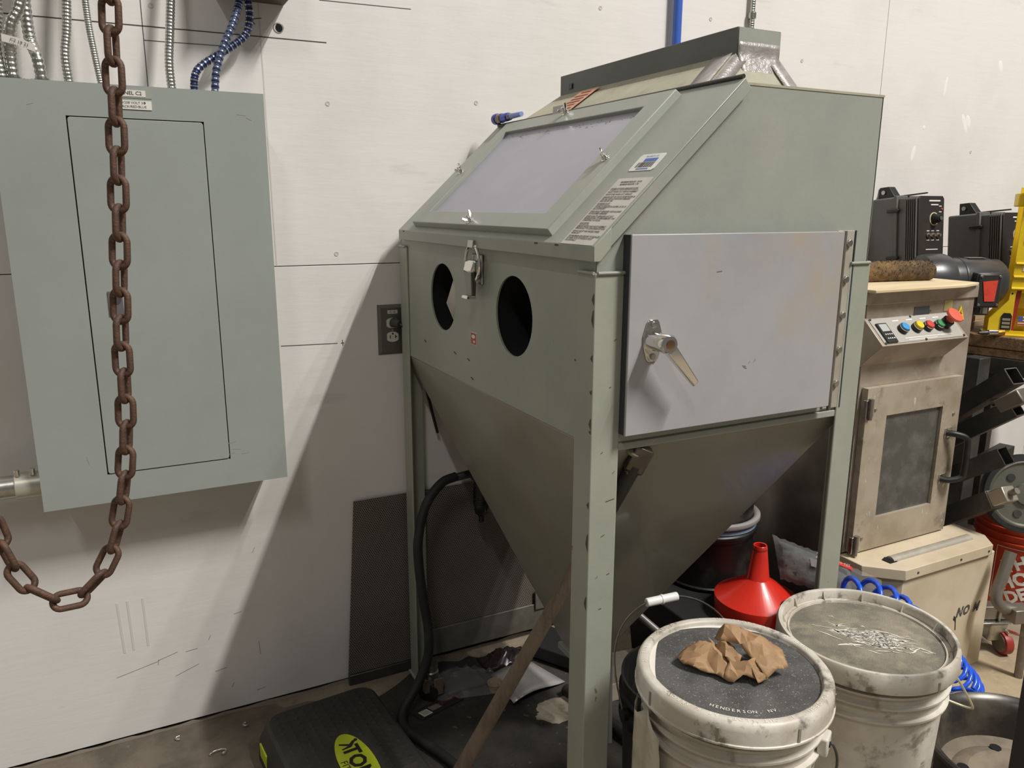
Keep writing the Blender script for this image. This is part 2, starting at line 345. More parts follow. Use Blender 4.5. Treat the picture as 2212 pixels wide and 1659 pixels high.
blob('bare_concrete_patch', 1.02, 1.70, .09, .05, .002, MATS['bare_concrete'], rough=.2)

# ================================================================ ELECTRICAL PANEL
PF = 1.955
ep = thing('electrical_panel', 'grey steel breaker panel with hinged cover on white wall', 'electrical panel', (.073, PF, .723))
MB().box((-.185, PF+.012, .735), (.332, WY, 1.64)).build('back_box', PANELM, ep)
x0, x1, z0, z1 = -.197, .342, .723, 1.650; a0, a1, b0, b1 = -.0625, .2085, .7905, 1.5825
cv = MB()
cv.box((x0, PF, z0), (a0, PF+.012, z1)); cv.box((a1, PF, z0), (x1, PF+.012, z1)); cv.box((a0, PF, z0), (a1, PF+.012, b0)); cv.box((a0, PF, b1), (a1, PF+.012, z1))
cv.build('cover', PANELM, ep)
MB().box((a0-.002, PF+.008, b0-.002), (a1+.002, PF+.0115, b1+.002)).build('door_gap', DARKIN, ep)
g = .0022; dd = MB(); r = .006
poly = []
for cx, cz, t0 in ((a1-g-r, b1-g-r, 0), (a0+g+r, b1-g-r, 90), (a0+g+r, b0+g+r, 180), (a1-g-r, b0+g+r, 270)):
    for k in range(5): t = math.radians(t0+k*22.5); poly.append((cx+r*math.cos(t), PF-.0008, cz+r*math.sin(t)))
pd = dd.prism(poly, (0, .009, 0)).build('door', PANELM, ep, bevel=.001)
lt = MB().box((-.0215, PF-.004, 1.158), (.008, PF-.0008, 1.213)).build('latch', M('grey_latch', (120,116,118), .4, .4), pd, bevel=.001)
MB().lathe([(.011,0),(.011,.0012),(.009,.0012),(.009,.0004),(0,.0004)], (-.006, PF-.004, 1.195), 20, (0,-1,0)).build('lock', M('lock_grey', (92,88,90), .4, .4), pd)
MB().box((.028, PF-.0012, 1.6245), (.106, PF, 1.6435)).build('tape_strip', M('clear_tape_on_grey', (160,164,150), .25), ep)
l1 = MB().box((.033, PF-.002, 1.6275), (.094, PF-.0012, 1.6405)).build('name_label', WHITELAB, ep)
MB().text('PANEL C2', .0105, (.0635, PF-.0023, 1.634), (1,0,0), (0,0,1), sx=1.0, bold=.012).build('lettering', INK, l1, smooth=0)
l2 = MB().box((.028, PF-.002, 1.601), (.1045, PF-.0008, 1.6195)).build('voltage_label', WHITELAB, ep)
tx = MB(); tx.text('120/208 VOLT 3\u03a6', .0072, (.066, PF-.0023, 1.6145), (1,0,0), (0,0,1)); tx.text('BLACK/RED/BLUE', .0072, (.066, PF-.0023, 1.6065), (1,0,0), (0,0,1)); tx.build('lettering', INK, l2, smooth=0)
for px, pz, dx, dz in [(.28,1.602,.02,-.002),(.30,1.596,.012,-.006),(.205,.83,.02,.004),(.215,.815,.02,-.003),(.19,.80,.03,.006),(-.13,1.60,.012,.004),(-.03,1.40,.02,.001),(-.1,.84,.003,-.02),(.235,.80,.02,.001)]:
    a = V((px, PF-.0004, pz)); d = V((dx, 0, dz)); nn = V((-dz, 0, dx)).normalized()*.0006
    MB().prism([a-nn, a+d-nn*.3, a+d+nn*.3, a+nn], (0, .0004, 0)).build('scuff_mark', SCUFF, ep)

# ---- flexible conduits above the panel
def conduit(label, pts, r, mat, pitch=.0062, tagtext=None, conn=True, group=None, name='flexible_conduit'):
    t = thing(name, label, 'conduit', pts[0], group)
    path = resample(spline(pts, 20), pitch/4)
    MB().tube(path, lambda i: r*(.88, 1.0, 1.0, .88)[i%4], 12).build('sheath', mat, t, smooth=60)
    if conn:
        p = V(pts[0]); cn = MB().cyl(p+V((0,0,-.03)), p+V((0,0,.012)), r*1.22, n=16); cn.build('connector', ZINC, t)
        for s in (-1, 1): MB().cyl(p+V((s*r*1.2,-.004,.006)), p+V((s*r*1.75,-.004,.007)), .0042, n=10).build('clamp_screw', CHROME, t)
    return t
Z0 = 1.648
conduit('silver flexible conduit leaving breaker panel top at far left corner', [(-.172,2.02,Z0),(-.176,2.02,1.72),(-.166,2.03,1.79),(-.16,2.04,1.95)], .0105, GALV, .009)
c2 = conduit('silver flexible conduit with white number tag above breaker panel', [(-.152,2.02,Z0),(-.152,2.02,1.70),(-.144,2.01,1.76),(-.122,2.012,1.81),(-.10,2.015,1.95)], .0120, GALV, .011)
lg = MB().prism([(-.163,2.003,1.726),(-.163,2.002,1.741),(-.135,1.998,1.735),(-.105,1.994,1.724),(-.105,1.995,1.709),(-.135,1.999,1.720)], (0,.0006,0)).build('number_tag', WHITELAB, c2)
MB().text('C2 19 21', .0092, (-.132,1.9962,1.7255), (1,-.13,-.33), (.33,0,1)).build('lettering', INK, lg, smooth=0)
conduit('silver flexible conduit right of the tagged one with side screw', [(-.100,2.02,Z0),(-.104,2.02,1.70),(-.116,2.045,1.76),(-.116,2.06,1.95)], .0120, GALV, .011)
conduit('silver flexible conduit just left of hanging chain, nearly straight', [(-.050,2.02,Z0),(-.052,2.02,1.71),(-.042,2.03,1.78),(-.028,2.045,1.95)], .0095, GALV, .0075, conn=False)
conduit('thin silver flexible conduit passing behind hanging chain', [(.012,2.02,Z0),(.004,2.025,1.72),(-.002,2.035,1.80),(-.004,2.045,1.95)], .0072, GALV, .005, conn=False)
conduit('silver flexible conduit standing alone right of panel label', [(.153,2.02,Z0),(.152,2.02,1.71),(.160,2.03,1.78),(.180,2.045,1.95)], .0098, GALV, .0075, conn=False)
def banded(label, pts, r, dark):
    t = thing('flexible_conduit', label, 'conduit', pts[0]); path = resample(spline(pts, 16), .0016)
    MB().tube(path, lambda i: r*(.88,1.,1.,.88)[i%4], 12).build('sheath', BLUECON if dark else M('silver_blue_conduit', (132,142,166), .3, .9), t, smooth=60)
    bd = MB()
    for i in range(2, len(path)-2, 8): bd.cyl(path[i], path[i+2], r*1.04, n=12)
    bd.build('silver_band' if dark else 'blue_band', GALV if dark else BLUECON, t)
banded('dark blue banded conduit curving behind the lighter blue one', [(.199,2.02,Z0),(.205,2.02,1.69),(.226,2.03,1.716),(.282,2.045,1.755),(.325,2.05,1.79),(.338,2.05,1.83),(.337,2.05,1.872)], .0088, True)
banded('light blue and silver conduit crossing over the dark blue one', [(.243,2.01,Z0),(.250,2.01,1.70),(.268,2.015,1.75),(.292,2.02,1.80),(.312,2.03,1.85),(.317,2.035,1.872)], .0088, False)
t = thing('junction_box', 'dark brown box edge on wall at top of frame above conduits', 'junction box', (.33, 2.04, 1.868))
MB().box((.27,1.99,1.876),(.43,WY,2.02)).build('box', BROWNDK, t, bevel=.003); MB().box((.265,1.984,1.873),(.435,1.99,2.025)).build('cover', BROWNDK, t, bevel=.002)
t = thing('pipe_coupling', 'silver pipe with coupling entering breaker panel from the left', 'pipe', (-.25, 2.02, .772))
MB().cyl((-.60,2.02,.772),(-.235,2.02,.772),.0265,n=28).build('pipe', GALV, t)
MB().cyl((-.252,2.02,.772),(-.198,2.02,.772),.031,n=28).build('coupling', M('pale_cast_coupling', (196,194,178), .35, .5), t, bevel=.002)
for x in (-.244,-.214): MB().cyl((x,2.006,.80),(x,2.004,.815),.0055,n=10).build('clamp_screw', CHROME, t)
t = thing('air_pipe', 'blue air pipe running up the wall behind blast cabinet', 'pipe', (1.604, 2.085, 1.2))
MB().cyl((1.606,2.075,1.2),(1.606,2.075,4.1),.0135,n=24).build('pipe', BLUEPIPE, t)
for z in (1.5,2.6): MB().box((1.585,2.06,z),(1.627,WY,z+.02)).build('pipe_clip', ZINC, t, bevel=.002)
t = thing('metal_conduit', 'thin silver conduit with coupling dropping behind lamp housing', 'conduit', (1.912, 2.085, 1.3))
MB().tube(resample([V((1.912,2.085,1.3)),V((1.912,2.085,2.7))], .0018), lambda i: .0085*(.88,1,1,.88)[i%4], 12).build('sheath', GALV, t, smooth=60)
MB().cyl((1.912,2.085,1.992),(1.912,2.085,2.012),.0125,n=12).build('coupling', ZINC, t, bevel=.002)

# ---- outlet
t = thing('wall_outlet', 'grey steel duplex outlet plate labelled C 16 beside cabinet', 'outlet', (.682, WY, .99))
MB().hexa([(.637,WY,.991),(.727,WY,.991),(.727,WY,1.132),(.637,WY,1.132)][::-1], [(.645,WY-.009,.999),(.719,WY-.009,.999),(.719,WY-.009,1.124),(.645,WY-.009,1.124)][::-1]).build('plate', PLATEM, t, smooth=0)
lb = MB().box((.664,WY-.0102,1.107),(.693,WY-.009,1.117)).build('label', GREYLAB, t); MB().text('C 16', .0085, (.6785,WY-.0106,1.112),(1,0,0),(0,0,1)).build('lettering', INK, lb, smooth=0)
for zc in (1.081, 1.042):
    rc = MB().prism([(.677+.0165*max(-1,min(1,1.25*math.cos(a))), WY-.0115, zc+.0145*math.sin(a)) for a in [2*math.pi*k/28 for k in range(28)]], (0,.003,0)).build('receptacle', IVORY, t)
    sl = MB(); sl.box((.6685,WY-.0122,zc-.004),(.6705,WY-.0112,zc+.005)); sl.box((.6835,WY-.0122,zc-.004),(.6855,WY-.0112,zc+.005)); sl.box((.6855,WY-.0122,zc-.0005),(.689,WY-.0112,zc+.0015)); sl.cyl((.677,WY-.0122,zc+.009),(.677,WY-.0112,zc+.009),.0026,n=10); sl.build('slot', DARKIN, rc)
MB().cyl((.677,WY-.0115,1.0615),(.677,WY-.009,1.0615),.0028,n=10).build('screw', ZINC, t)
t = thing('power_plug', 'dark power plug in upper socket of the wall outlet', 'plug', (.68, 2.06, 1.08))
MB().cyl((.677,WY-.0118,1.083),(.690,WY-.036,1.080),.0135,.0105,n=18).build('plug_body', M('dark_grey_plug', (60,58,56), .5), t, bevel=.002)
MB().tube(spline([(.690,WY-.036,1.080),(.703,WY-.045,1.068),(.720,WY-.04,1.03),(.75,WY-.03,.95),(.80,WY-.025,.75)],8),.0042,8).build('cord', BLACK, t)

# ================================================================ BLAST CABINET
X0, X1, Y0, Y1, ZB, ZT = .700, 1.335, 1.085, 2.060, 1.000, 1.607
cab = thing('blast_cabinet', 'large sage grey sandblasting cabinet with two arm holes and hopper', 'blast cabinet', (1.0175, 1.5725, 0))
prof = [(X0,ZB),(X1,ZB),(X1,ZT),(.990,ZT),(X0,1.334)]
MB().prism([(x,Y0,z) for x,z in prof], (0,.003,0)).build('side_panel', GREEN, cab, bevel=.001)
MB().prism([(x,Y1-.003,z) for x,z in prof], (0,.003,0)).build('side_panel', GREEN, cab, bevel=.001)
MB().box((X1-.003,Y0,ZB),(X1,Y1,ZT)).build('back_panel', GREEN, cab)
MB().box((.985,Y0-.001,ZT-.003),(X1+.001,Y1+.001,ZT+.0012)).build('roof_panel', GREENDUST, cab)
# front panel with two arm holes
fp = MB(); HC = [(1.385,1.186),(1.762,1.186)]; HR = .0805; q = .1
def rect(y0,z0,y1,z1): fp.add([(X0,y0,z0),(X0,y1,z0),(X0,y1,z1),(X0,y0,z1)],[(0,3,2,1)])
zt_ = 1.334
rect(Y0,ZB,Y1,1.186-q); rect(Y0,1.186+q,Y1,zt_)
ye = [Y0, HC[0][0]-q, HC[0][0]+q, HC[1][0]-q, HC[1][0]+q, Y1]
for a, b in ((0,1),(2,3),(4,5)): rect(ye[a],1.186-q,ye[b],1.186+q)
for cy, cz in HC:
    n = 48; ci = []; sq = []; inn = []
    for k in range(n):
        t_ = 2*math.pi*k/n; c_, s_ = math.cos(t_), math.sin(t_); mm = max(abs(c_),abs(s_))
        ci.append((X0,cy+HR*c_,cz+HR*s_)); sq.append((X0,cy+q*c_/mm,cz+q*s_/mm)); inn.append((X0+.004,cy+HR*c_,cz+HR*s_))
    fp.add(ci+sq+inn, [(k,(k+1)%n,n+(k+1)%n,n+k) for k in range(n)]+[((k+1)%n,k,2*n+k,2*n+(k+1)%n) for k in range(n)])
fpo = fp.build('front_panel', GREENWORN, cab, smooth=20)
for cy, cz in HC:
    MB().lathe([(.086,0),(.083,.03),(.078,.12),(.0,.12)][::-1], (X0+.005,cy,cz), 40, (1,0,0)).build('arm_sleeve', DARKIN, cab)
MB().add([(X0+.008,1.700,1.246),(X0+.008,1.676,1.236),(X0+.008,1.678,1.136),(X0+.008,1.700,1.125),(X0+.008,1.757,1.172)],[(0,1,2,3,4)]).build('pale_sheet', M('pale_grey_sheet', (190,182,170), .8, bump=.4, bscale=200), cab, solid=.003)  # pale grey sheet just inside the farther arm hole
# unseen solid plate added across the chamber so that light does not leak
MB().box((X0+.01,Y0+.01,ZB+.002),(X1-.01,Y1-.01,ZB+.006)).build('light_block', DARKIN, cab)
# hopper
hb = .26; k_ = (ZB-hb)/(ZB-.185); AX, AY = 1.0, 1.573
def lerp(a, b, t): return a+(b-a)*t
bot = [(lerp(X0,AX,k_),lerp(Y0,AY,k_),hb),(lerp(X1,AX,k_),lerp(Y0,AY,k_),hb),(lerp(X1,AX,k_),lerp(Y1,AY,k_),hb),(lerp(X0,AX,k_),lerp(Y1,AY,k_),hb)]
HOP = M('sage_hopper_paint', (155,153,139), .3, layers=[((142,139,125),3,.42,.62,.8),((158,150,132),4,.56,.72,.5)], bump=.05, bscale=8, bdetail=2, coat=.15)
hop = MB().hexa(bot, [(X0,Y0,ZB),(X1,Y0,ZB),(X1,Y1,ZB),(X0,Y1,ZB)]).build('hopper', HOP, cab, bevel=.004)
MB().box((bot[0][0]-.012,bot[0][1]-.012,hb-.012),(bot[2][0]+.012,bot[2][1]+.012,hb+.006)).build('hopper_flange', GREEN, hop, bevel=.002)
MB().cyl((AX,AY,hb-.10),(AX,AY,hb-.01),.032,n=24).build('hopper_outlet', STEELGREY, hop)
sm = MB(); sm.box((X0+.05,Y0-.002,.984),(X1-.05,Y0+.004,.998)); sm.build('hopper_seam', GREEN, hop, bevel=.002)
# legs (angle iron)
def leg(x, y, sx, sy):
    W_ = .057; T_ = .005; zt = 1.294
    mb = MB().prism([(x,y,0),(x+sx*W_,y,0),(x+sx*W_,y+sy*T_,0),(x+sx*T_,y+sy*T_,0),(x+sx*T_,y+sy*W_,0),(x,y+sy*W_,0)], (0,0,zt))
    o = mb.build('leg', GREENWORN, cab, bevel=.0022)
    MB().tube([(x+sx*.004,y-sy*.001,zt),(x+sx*W_,y-sy*.001,zt)], .0030, 8).build('weld_bead', GREEN, o)
    MB().tube([(x-sx*.001,y+sy*.003,zt),(x-sx*.001,y+sy*W_*.9,zt)], .003, 8).build('weld_bead', GREEN, o)
    MB().box((x-sx*.006,y-sy*.006,0),(x+sx*.07,y+sy*.07,.005)).build('foot_plate', GREENWORN, o)
leg(X0-.005,Y0-.005,1,1); leg(X1+.005,Y0-.005,-1,1); leg(X0-.005,Y1+.005,1,-1); leg(X1+.005,Y1+.005,-1,-1)
# lid : frame along the slope (s), width (y), height (h)
SS, SN = V((.729,0,.684)), V((-.684,0,.729)); LO = V((.685,0,1.338))
LF = MX(((SS.x,0,SN.x,LO.x),(0,1,0,0),(SS.z,0,SN.z,LO.z),(0,0,0,1)))
def P_(s, y, h): return LO+SS*s+SN*h+V((0,y,0))
LY0, LY1 = 1.072, 2.036
ld = MB(LF).box((0,LY0,-.004),(.402,LY1,0)); ld.box((.004,LY0,-.024),(.402,LY0+.004,-.0005)); ld.box((.004,LY1-.004,-.024),(.402,LY1,-.0005))
lid = ld.build('lid', GREEN, cab, bevel=.0015)
lp = MB().prism([(.685,LY0-.0006,1.3378),(.685,LY0-.0006,1.313),(.698,LY0-.0006,1.313),(.718,LY0-.0006,1.3345),(.718,LY0-.0006,1.3685)], (0,LY1-LY0+.0012,0)).build('front_lip', GREENWORN, lid, bevel=.0015)
for yy in (1.185,1.26,1.99):
    MB().box((.6845,yy,1.334),(.686,yy+.012,1.337)).build('paint_chip', M('bare_chip', (74,62,50), .6), lid)
wf0, wf1, s0, s1 = 1.228, 1.938, .016, .388; p0, p1, q0, q1 = 1.290, 1.885, .058, .347
fr = MB(LF)
H0, H1 = 0, .015
def rg(a,b,c,d,h): return [(a,c,h),(b,c,h),(b,d,h),(a,d,h)]
fr.add(rg(s0,s1,wf0,wf1,H0)+rg(s0+.002,s1-.002,wf0+.002,wf1-.002,H1)+rg(q0,q1,p0,p1,H1)+rg(q0,q1,p0,p1,H0), [(j*4+i, j*4+(i+1)%4, j*4+4+(i+1)%4, j*4+4+i) for j in range(3) for i in range(4)])
wfr = fr.build('window_frame', GREEN, lid, bevel=.0016)
MB(LF).box((q0-.002,p0-.002,.004),(q1+.002,p1+.002,.0065)).build('window_pane', LAVPANE, lid)
sc_ = MB(LF); random.seed(5)
for k in range(60):
    y = random.uniform(p0+.02,p1-.02); s_ = q1-.012-abs(random.gauss(0,.008)); l_ = random.uniform(.002,.009); a_ = random.uniform(-.8,.8)
    d = V((math.sin(a_)*l_, math.cos(a_)*l_, 0)); c = V((s_,y,.0069)); nn = V((-d.y,d.x,0)).normalized()*.0005
    sc_.add([c-nn,c+d-nn,c+d+nn,c+nn],[(0,1,2,3)])
sc_.build('pane_scratch', M('dark_scratch', (116,112,118), .6), lid, smooth=0)
def wn(s,y,rot):
    f2 = MX.Translation(P_(s,y,H1)) @ LF.to_3x3().to_4x4() @ MX.Rotation(rot,4,'Z')
    mb = MB(f2); mb.lathe([(.0085,0),(.0085,.0015),(.0062,.0015),(.005,.009),(0,.009)],n=14); mb.cyl((0,0,.004),(0,0,.016),.003,n=8)
    for sg in (-1,1): mb.prism([(sg*.003,-.0014,.003),(sg*.013,-.0014,.010),(sg*.016,-.0014,.018),(sg*.0125,-.0014,.020),(sg*.004,-.0014,.009)], (0,.0028,0))
    mb.build('wing_nut', CHROME, lid, bevel=.0006)
wn(.200,1.252,.9); wn(.030,1.585,.3); wn(.200,1.925,.6); wn(.378,1.62,.2)
# hinge along the lid top
hg = MB(LF).tube([V((.404,LY0+.005,.002)),V((.404,LY1-.005,.002))], .004, 10).build('lid_hinge', STEELDARK, lid)
# stickers on lid
bc = MB(LF).prism([(.178,1.105,.0003),(.178,1.168,.0003),(.182,1.172,.0003),(.216,1.172,.0003),(.220,1.168,.0003),(.220,1.105,.0003),(.216,1.101,.0003),(.182,1.101,.0003)], (0,0,.0006)).build('asset_sticker', WHITELAB, lid)
bb = MB(LF); random.seed(2); y = 1.160
while y > 1.112:
    w_ = random.choice((.001,.002,.003)); bb.box((.186,y-w_,.001),(.199,y,.0012)); y -= w_+random.choice((.0012,.002))
bb.build('barcode', INK, lid, smooth=0)
MB(LF).box((.2005,1.113,.001),(.2085,1.150,.0012)).build('blue_strip', BLUEINK, lid)
YD, = (V((0,-1,0)),)
tb = MB(); tb.text('PROPERTY OF', .0056, P_(.2130,1.135,.0014), YD, SS); tb.build('lettering', BLUEINK, lid, smooth=0)
MB(LF).box((.181,1.118,.001),(.1835,1.152,.0012)).build('blue_strip', BLUEINK, lid)
sh = MB(LF).box((.001,1.078,.0002),(.160,1.178,.0008)).build('instruction_sheet', GREYLAB, lid)
lines = [('MAXIMUM PRESSURE  120 PSI',.150,0,1),('MINIMUM PRESSURE  5 PSI',.144,0,1),('CAUSES OF POOR ABRASIVE FLOW:',.1335,1,0),('AIR JET WORN OUT, REPLACE ASSEMBLY',.126,0,0),('PICKUP TUBE WORN OUT, REPLACE',.1195,0,0),
 ('ABRASIVE WET OR STUCK FROM WATER IN',.113,0,0),('AIR LINE. REPLACE WITH DRY ABRASIVE',.1082,0,0),('AND USE DRY AIR',.1034,0,0),('EXCESSIVE DUST:',.0965,1,0),('TOO MUCH ABRASIVE IN HOPPER. 20 TO 30',.0895,0,0),('LBS. IS SUFFICIENT',.0847,0,0),
 ('POOR QUALITY ABRASIVES, SUCH AS SAND',.0780,0,0),('OR RECLAIMED ABRASIVES',.0732,0,0),('GOOD QUALITY ABRASIVES LAST, BUT',.0665,0,0),('BROKEN DOWN TO APPROXIMATELY THE',.0617,0,0),('CONSISTENCY OF FLOUR',.0569,0,0),('GUN DETAIL:',.0495,1,0),
 ('REMOVE NOZZLE AND AIR JET ASSEMBLY',.0425,0,0),('PERIODICALLY TO CLEAN INSIDE OF GUN',.0377,0,0),('REPLACE AIR JET AND NOZZLE WHEN',.0310,0,0),('WORN OUT',.0262,0,0),('FOR MAXIMUM GUN LIFE AND TO EQUALIZE',.0195,0,0),('OF WEAR, ROTATE NOZZLE & AIR JET',.0147,0,0),('OCCASIONALLY',.0099,0,0)]
tb = MB(); ul = MB(LF)
for s_, sv, u, c in lines:
    tb.text(s_, .0056 if not u else .0060, P_(sv, 1.13 if c else 1.173, .0012), YD, SS, 'CENTER' if c else 'LEFT', sx=.84, bold=.02)
    if u: ul.box((sv-.0034,1.173-.0029*len(s_),.0009),(sv-.0029,1.172,.0010))
tb.build('lettering', FAINTINK, lid, smooth=0); ul.build('underline', FAINTINK, lid, smooth=0)
# front toggle latch
LYc = 1.550
lat = MB().box((X0-.006,LYc-.026,1.236),(X0,LYc+.026,1.300)).build('toggle_latch', ZINC, cab, bevel=.004)
loop = [(X0-.016,LYc+.036*math.cos(a),1.281+.040*math.sin(a)) for a in [2*math.pi*k/36 for k in range(36)]]
MB().tube(loop, .0036, 8, closed=True).build('latch_loop', CHROME, lat)
def yhex(nm, mt, x0a,x1a,wa,za,x0b,x1b,wb,zb,bv=.002):
    MB().hexa([(X0-x0a,LYc-wa,za),(X0-x0a,LYc+wa,za),(X0-x1a,LYc+wa,za),(X0-x1a,LYc-wa,za)],[(X0-x0b,LYc-wb,zb),(X0-x0b,LYc+wb,zb),(X0-x1b,LYc+wb,zb),(X0-x1b,LYc-wb,zb)]).build(nm, mt, lat, bevel=bv)
yhex('latch_body', CHROME, .006,.030,.022,1.262, .006,.022,.024,1.288, .004)
yhex('latch_lever', M('dark_plated_steel', (110,110,104), .2, 1.), .014,.024,.014,1.212, .014,.028,.021,1.270)
yhex('lever_tip', CHROME, .014,.036,.015,1.206, .014,.034,.015,1.213, .001)
yhex('latch_catch', ZINC, .012,.022,.014,1.314, .012,.020,.014,1.330, .001)
lb = MB().box((X0-.0012,1.5635,1.098),(X0,1.5945,1.126)).build('maker_label', WHITELAB, cab)
MB().box((X0-.0016,1.5648,1.0993),(X0-.0011,1.5932,1.1247)).build('red_field', REDLAB, lb)
MB().prism([(X0-.0021,1.579+.0095*math.cos(a),1.1165+.0042*math.sin(a)) for a in [2*math.pi*k/20 for k in range(20)]], (.0006,0,0)).build('oval_logo', WHITEPRINT, lb)
MB().box((X0-.0021,1.570,1.1035),(X0-.0016,1.580,1.1075)).build('printed_bar', WHITEPRINT, lb)
for y, z, h in [(1.70,1.062,.004),(1.62,1.060,.003),(1.60,1.02,.0035),(1.90,1.06,.006),(1.15,1.14,.004),(1.12,1.05,.003)]:
    MB().add([(X0-.0004,y,z),(X0-.0004,y-.012,z-.004),(X0-.0004,y-.02,z-.003),(X0-.0004,y-.008,z+h*.5)],[(0,1,2,3)]).build('paint_chip', MATS['bare_chip'], cab, smooth=0)
for z0_, h_ in [(1.262,.03),(1.235,.045),(1.16,.02),(1.10,.014),(1.05,.03),(1.03,.012),(.90,.02),(.84,.05),(.72,.04)]:
    MB().add([(X0-.0056,Y0-.003,z0_),(X0-.0056,Y0+.000,z0_-.003),(X0-.0056,Y0+.004,z0_-h_*.4),(X0-.0056,Y0-.001,z0_-h_*.6),(X0-.0056,Y0-.003,z0_-h_*.7)],[(0,1,2,3,4)]).build('paint_chip', M('rusty_chip', (92,72,56), .7), cab, smooth=0)
for x_, z_, l_, a_ in [(.728,.895,.018,.15),(.72,.83,.008,.4),(.735,.755,.006,.2),(.712,.752,.004,.9),(.735,1.18,.005,.6),(.728,1.10,.004,.3),(.74,.945,.005,.8),(.715,.985,.004,.5),(.72,.69,.006,.1)]:
    MB().add([(x_,Y0-.0056,z_),(x_+l_,Y0-.0056,z_+l_*a_),(x_+l_,Y0-.0056,z_+l_*a_+.0015),(x_,Y0-.0056,z_+.0012)],[(0,1,2,3)]).build('paint_chip', MATS['rusty_chip'], cab, smooth=0)
# side door
DX0, DX1, DZ0, DZ1, DY = .750, 1.2365, 1.016, 1.3565, 1.060
dr = MB().box((DX0,DY,DZ0),(DX1,DY+.005,DZ1)).build('door', DOORM, cab, bevel=.0015, label='lavender grey sheet metal side door')
MB().box((DX0+.001,DY+.005,DZ0+.001),(DX1,DY+.0245,DZ1-.001)).build('door_edge', DOOREDGE, dr)
hs = MB().box((1.243,Y0-.004,1.004),(1.2885,Y0,1.357)).build('hinge_leaf', M('dusty_hinge_paint', (168,162,148), .45, layers=[((150,140,122),6,.45,.62,.7)]), dr, bevel=.001)
MB().cyl((1.240,DY+.003,1.008),(1.240,DY+.003,1.357),.0042,n=12).build('hinge_pin', STEELGREY, dr)
for z in (1.333,1.263,1.193,1.124,1.055):
    MB().cyl((1.272,Y0-.010,z),(1.272,Y0-.004,z),.0072,n=6).build('hinge_bolt', ZINC, dr, bevel=.001)
MB().box((1.2885,Y0-.006,1.004),(1.291,Y0,1.357)).build('hinge_edge', DOOREDGE, dr)
hx, hz = .798, 1.180
es = MB().prism([(hx+a,DY-.004,hz+b) for a,b in ((-.008,.036),(.008,.036),(.012,.032),(.019,.010),(.019,-.010),(.012,-.032),(.008,-.036),(-.008,-.036),(-.012,-.032),(-.019,-.010),(-.019,.010),(-.012,.032))], (0,.004,0)).build('handle_plate', CHROME, dr, bevel=.0015)
for s_ in (-1,1): MB().lathe([(.006,0),(.005,.003),(0,.0035)], (hx,DY-.004,hz+s_*.027), 14, (0,-1,0)).build('plate_screw', ZINC, dr)
MB().lathe([(.017,0),(.0155,.02),(.0148,.024),(.0165,.025),(.0165,.043),(.014,.047),(0,.047)], (hx,DY-.004,hz), 28, (0,-1,0)).build('handle_hub', CHROME, dr)
hd = V((.66,0,-.75)); hn = V((.75,0,.66)); hc = V((hx,DY-.039,hz))
MB().hexa([hc-hn*.011-V((0,.008,0)),hc-hn*.011+V((0,.008,0)),hc+hn*.011+V((0,.008,0)),hc+hn*.011-V((0,.008,0))],[hc+hd*.098-hn*.0065-V((0,.006,0)),hc+hd*.098-hn*.0065+V((0,.003,0)),hc+hd*.098+hn*.0065+V((0,.003,0)),hc+hd*.098+hn*.0065-V((0,.006,0))]).build('handle_lever', CHROME, dr, bevel=.0025, segs=3)
MB().lathe([(.0085,0),(.0085,.0012),(0,.0016)], (hx,DY-.0508,hz), 20, (0,-1,0)).build('handle_cap', M('copper_tinted_cap', (176,140,110), .2, 1.), dr)
for x_, z_, dx, dz in [(1.003,1.118,.009,-.002),(1.006,1.115,.008,-.003),(1.018,1.121,.003,.004),(.93,1.29,.012,.001),(1.03,1.122,.004,.006)]:
    MB().add([(x_,DY-.0004,z_),(x_+dx,DY-.0004,z_+dz),(x_+dx,DY-.0004,z_+dz+.0012),(x_,DY-.0004,z_+.001)],[(0,1,2,3)]).build('scuff_mark', M('dark_scuff', (96,94,96), .6), dr, smooth=0)
# lamp housing on top
hood = MB().hexa([(.985,1.185,ZT),(1.232,1.185,ZT),(1.232,1.955,ZT),(.985,1.955,ZT)], [(1.098,1.240,1.686),(1.207,1.240,1.686),(1.207,1.900,1.686),(1.098,1.900,1.686)]).build('hood', GREENDUST, cab, bevel=.001)
lh = MB().box((1.100,1.235,1.684),(1.209,1.905,1.735)).build('lamp_housing', LEDGREY, cab, bevel=.0012, label='charcoal box lamp housing on cabinet roof')
MB().box((1.102,1.2335,1.686),(1.208,1.2352,1.7335)).build('end_cap', GREEN, lh)
MB().box((1.0985,1.840,1.697),(1.1002,1.858,1.710)).build('switch_frame', BLACK, lh)
MB().box((1.0965,1.842,1.698),(1.0986,1.851,1.709)).build('rocker_switch', M('grey_rocker', (70,70,72), .4), lh, bevel=.0006)
random.seed(9)
tp = MB()
tp.grid(10, 8, lambda u, v: V((1.104+.100*u, 1.2325+random.uniform(-.0006,.0006)-(.0 if v>.45 else (.45-v)*.06), 1.704-.06*v if v<.45 else 1.704-.06*v)) if False else V((1.101+.105*u, 1.2328-.0012*random.random()-max(0,v-.38)*.03, 1.709-.064*v)))
tp.build('tape', TAPE, lh, smooth=60, solid=.0006)
c0 = lambda v: V((.985,1.185,ZT)).lerp(V((1.098,1.240,1.686)), v); c1 = lambda v: V((1.232,1.185,ZT)).lerp(V((1.207,1.240,1.686)), v)
MB().grid(2, 10, lambda u, v: c0(v)+V((-.004,0,.001))+V((0,.055*u,0))+V((0,0,.0012*random.random()))).build('tape', TAPE, hood, smooth=60, solid=.0006)
MB().grid(2, 10, lambda u, v: c0(v)+V((0,-.003,.001))+V((.04*u,0,0))+V((0,-.001*random.random(),0))).build('tape', TAPE, hood, smooth=60, solid=.0006)
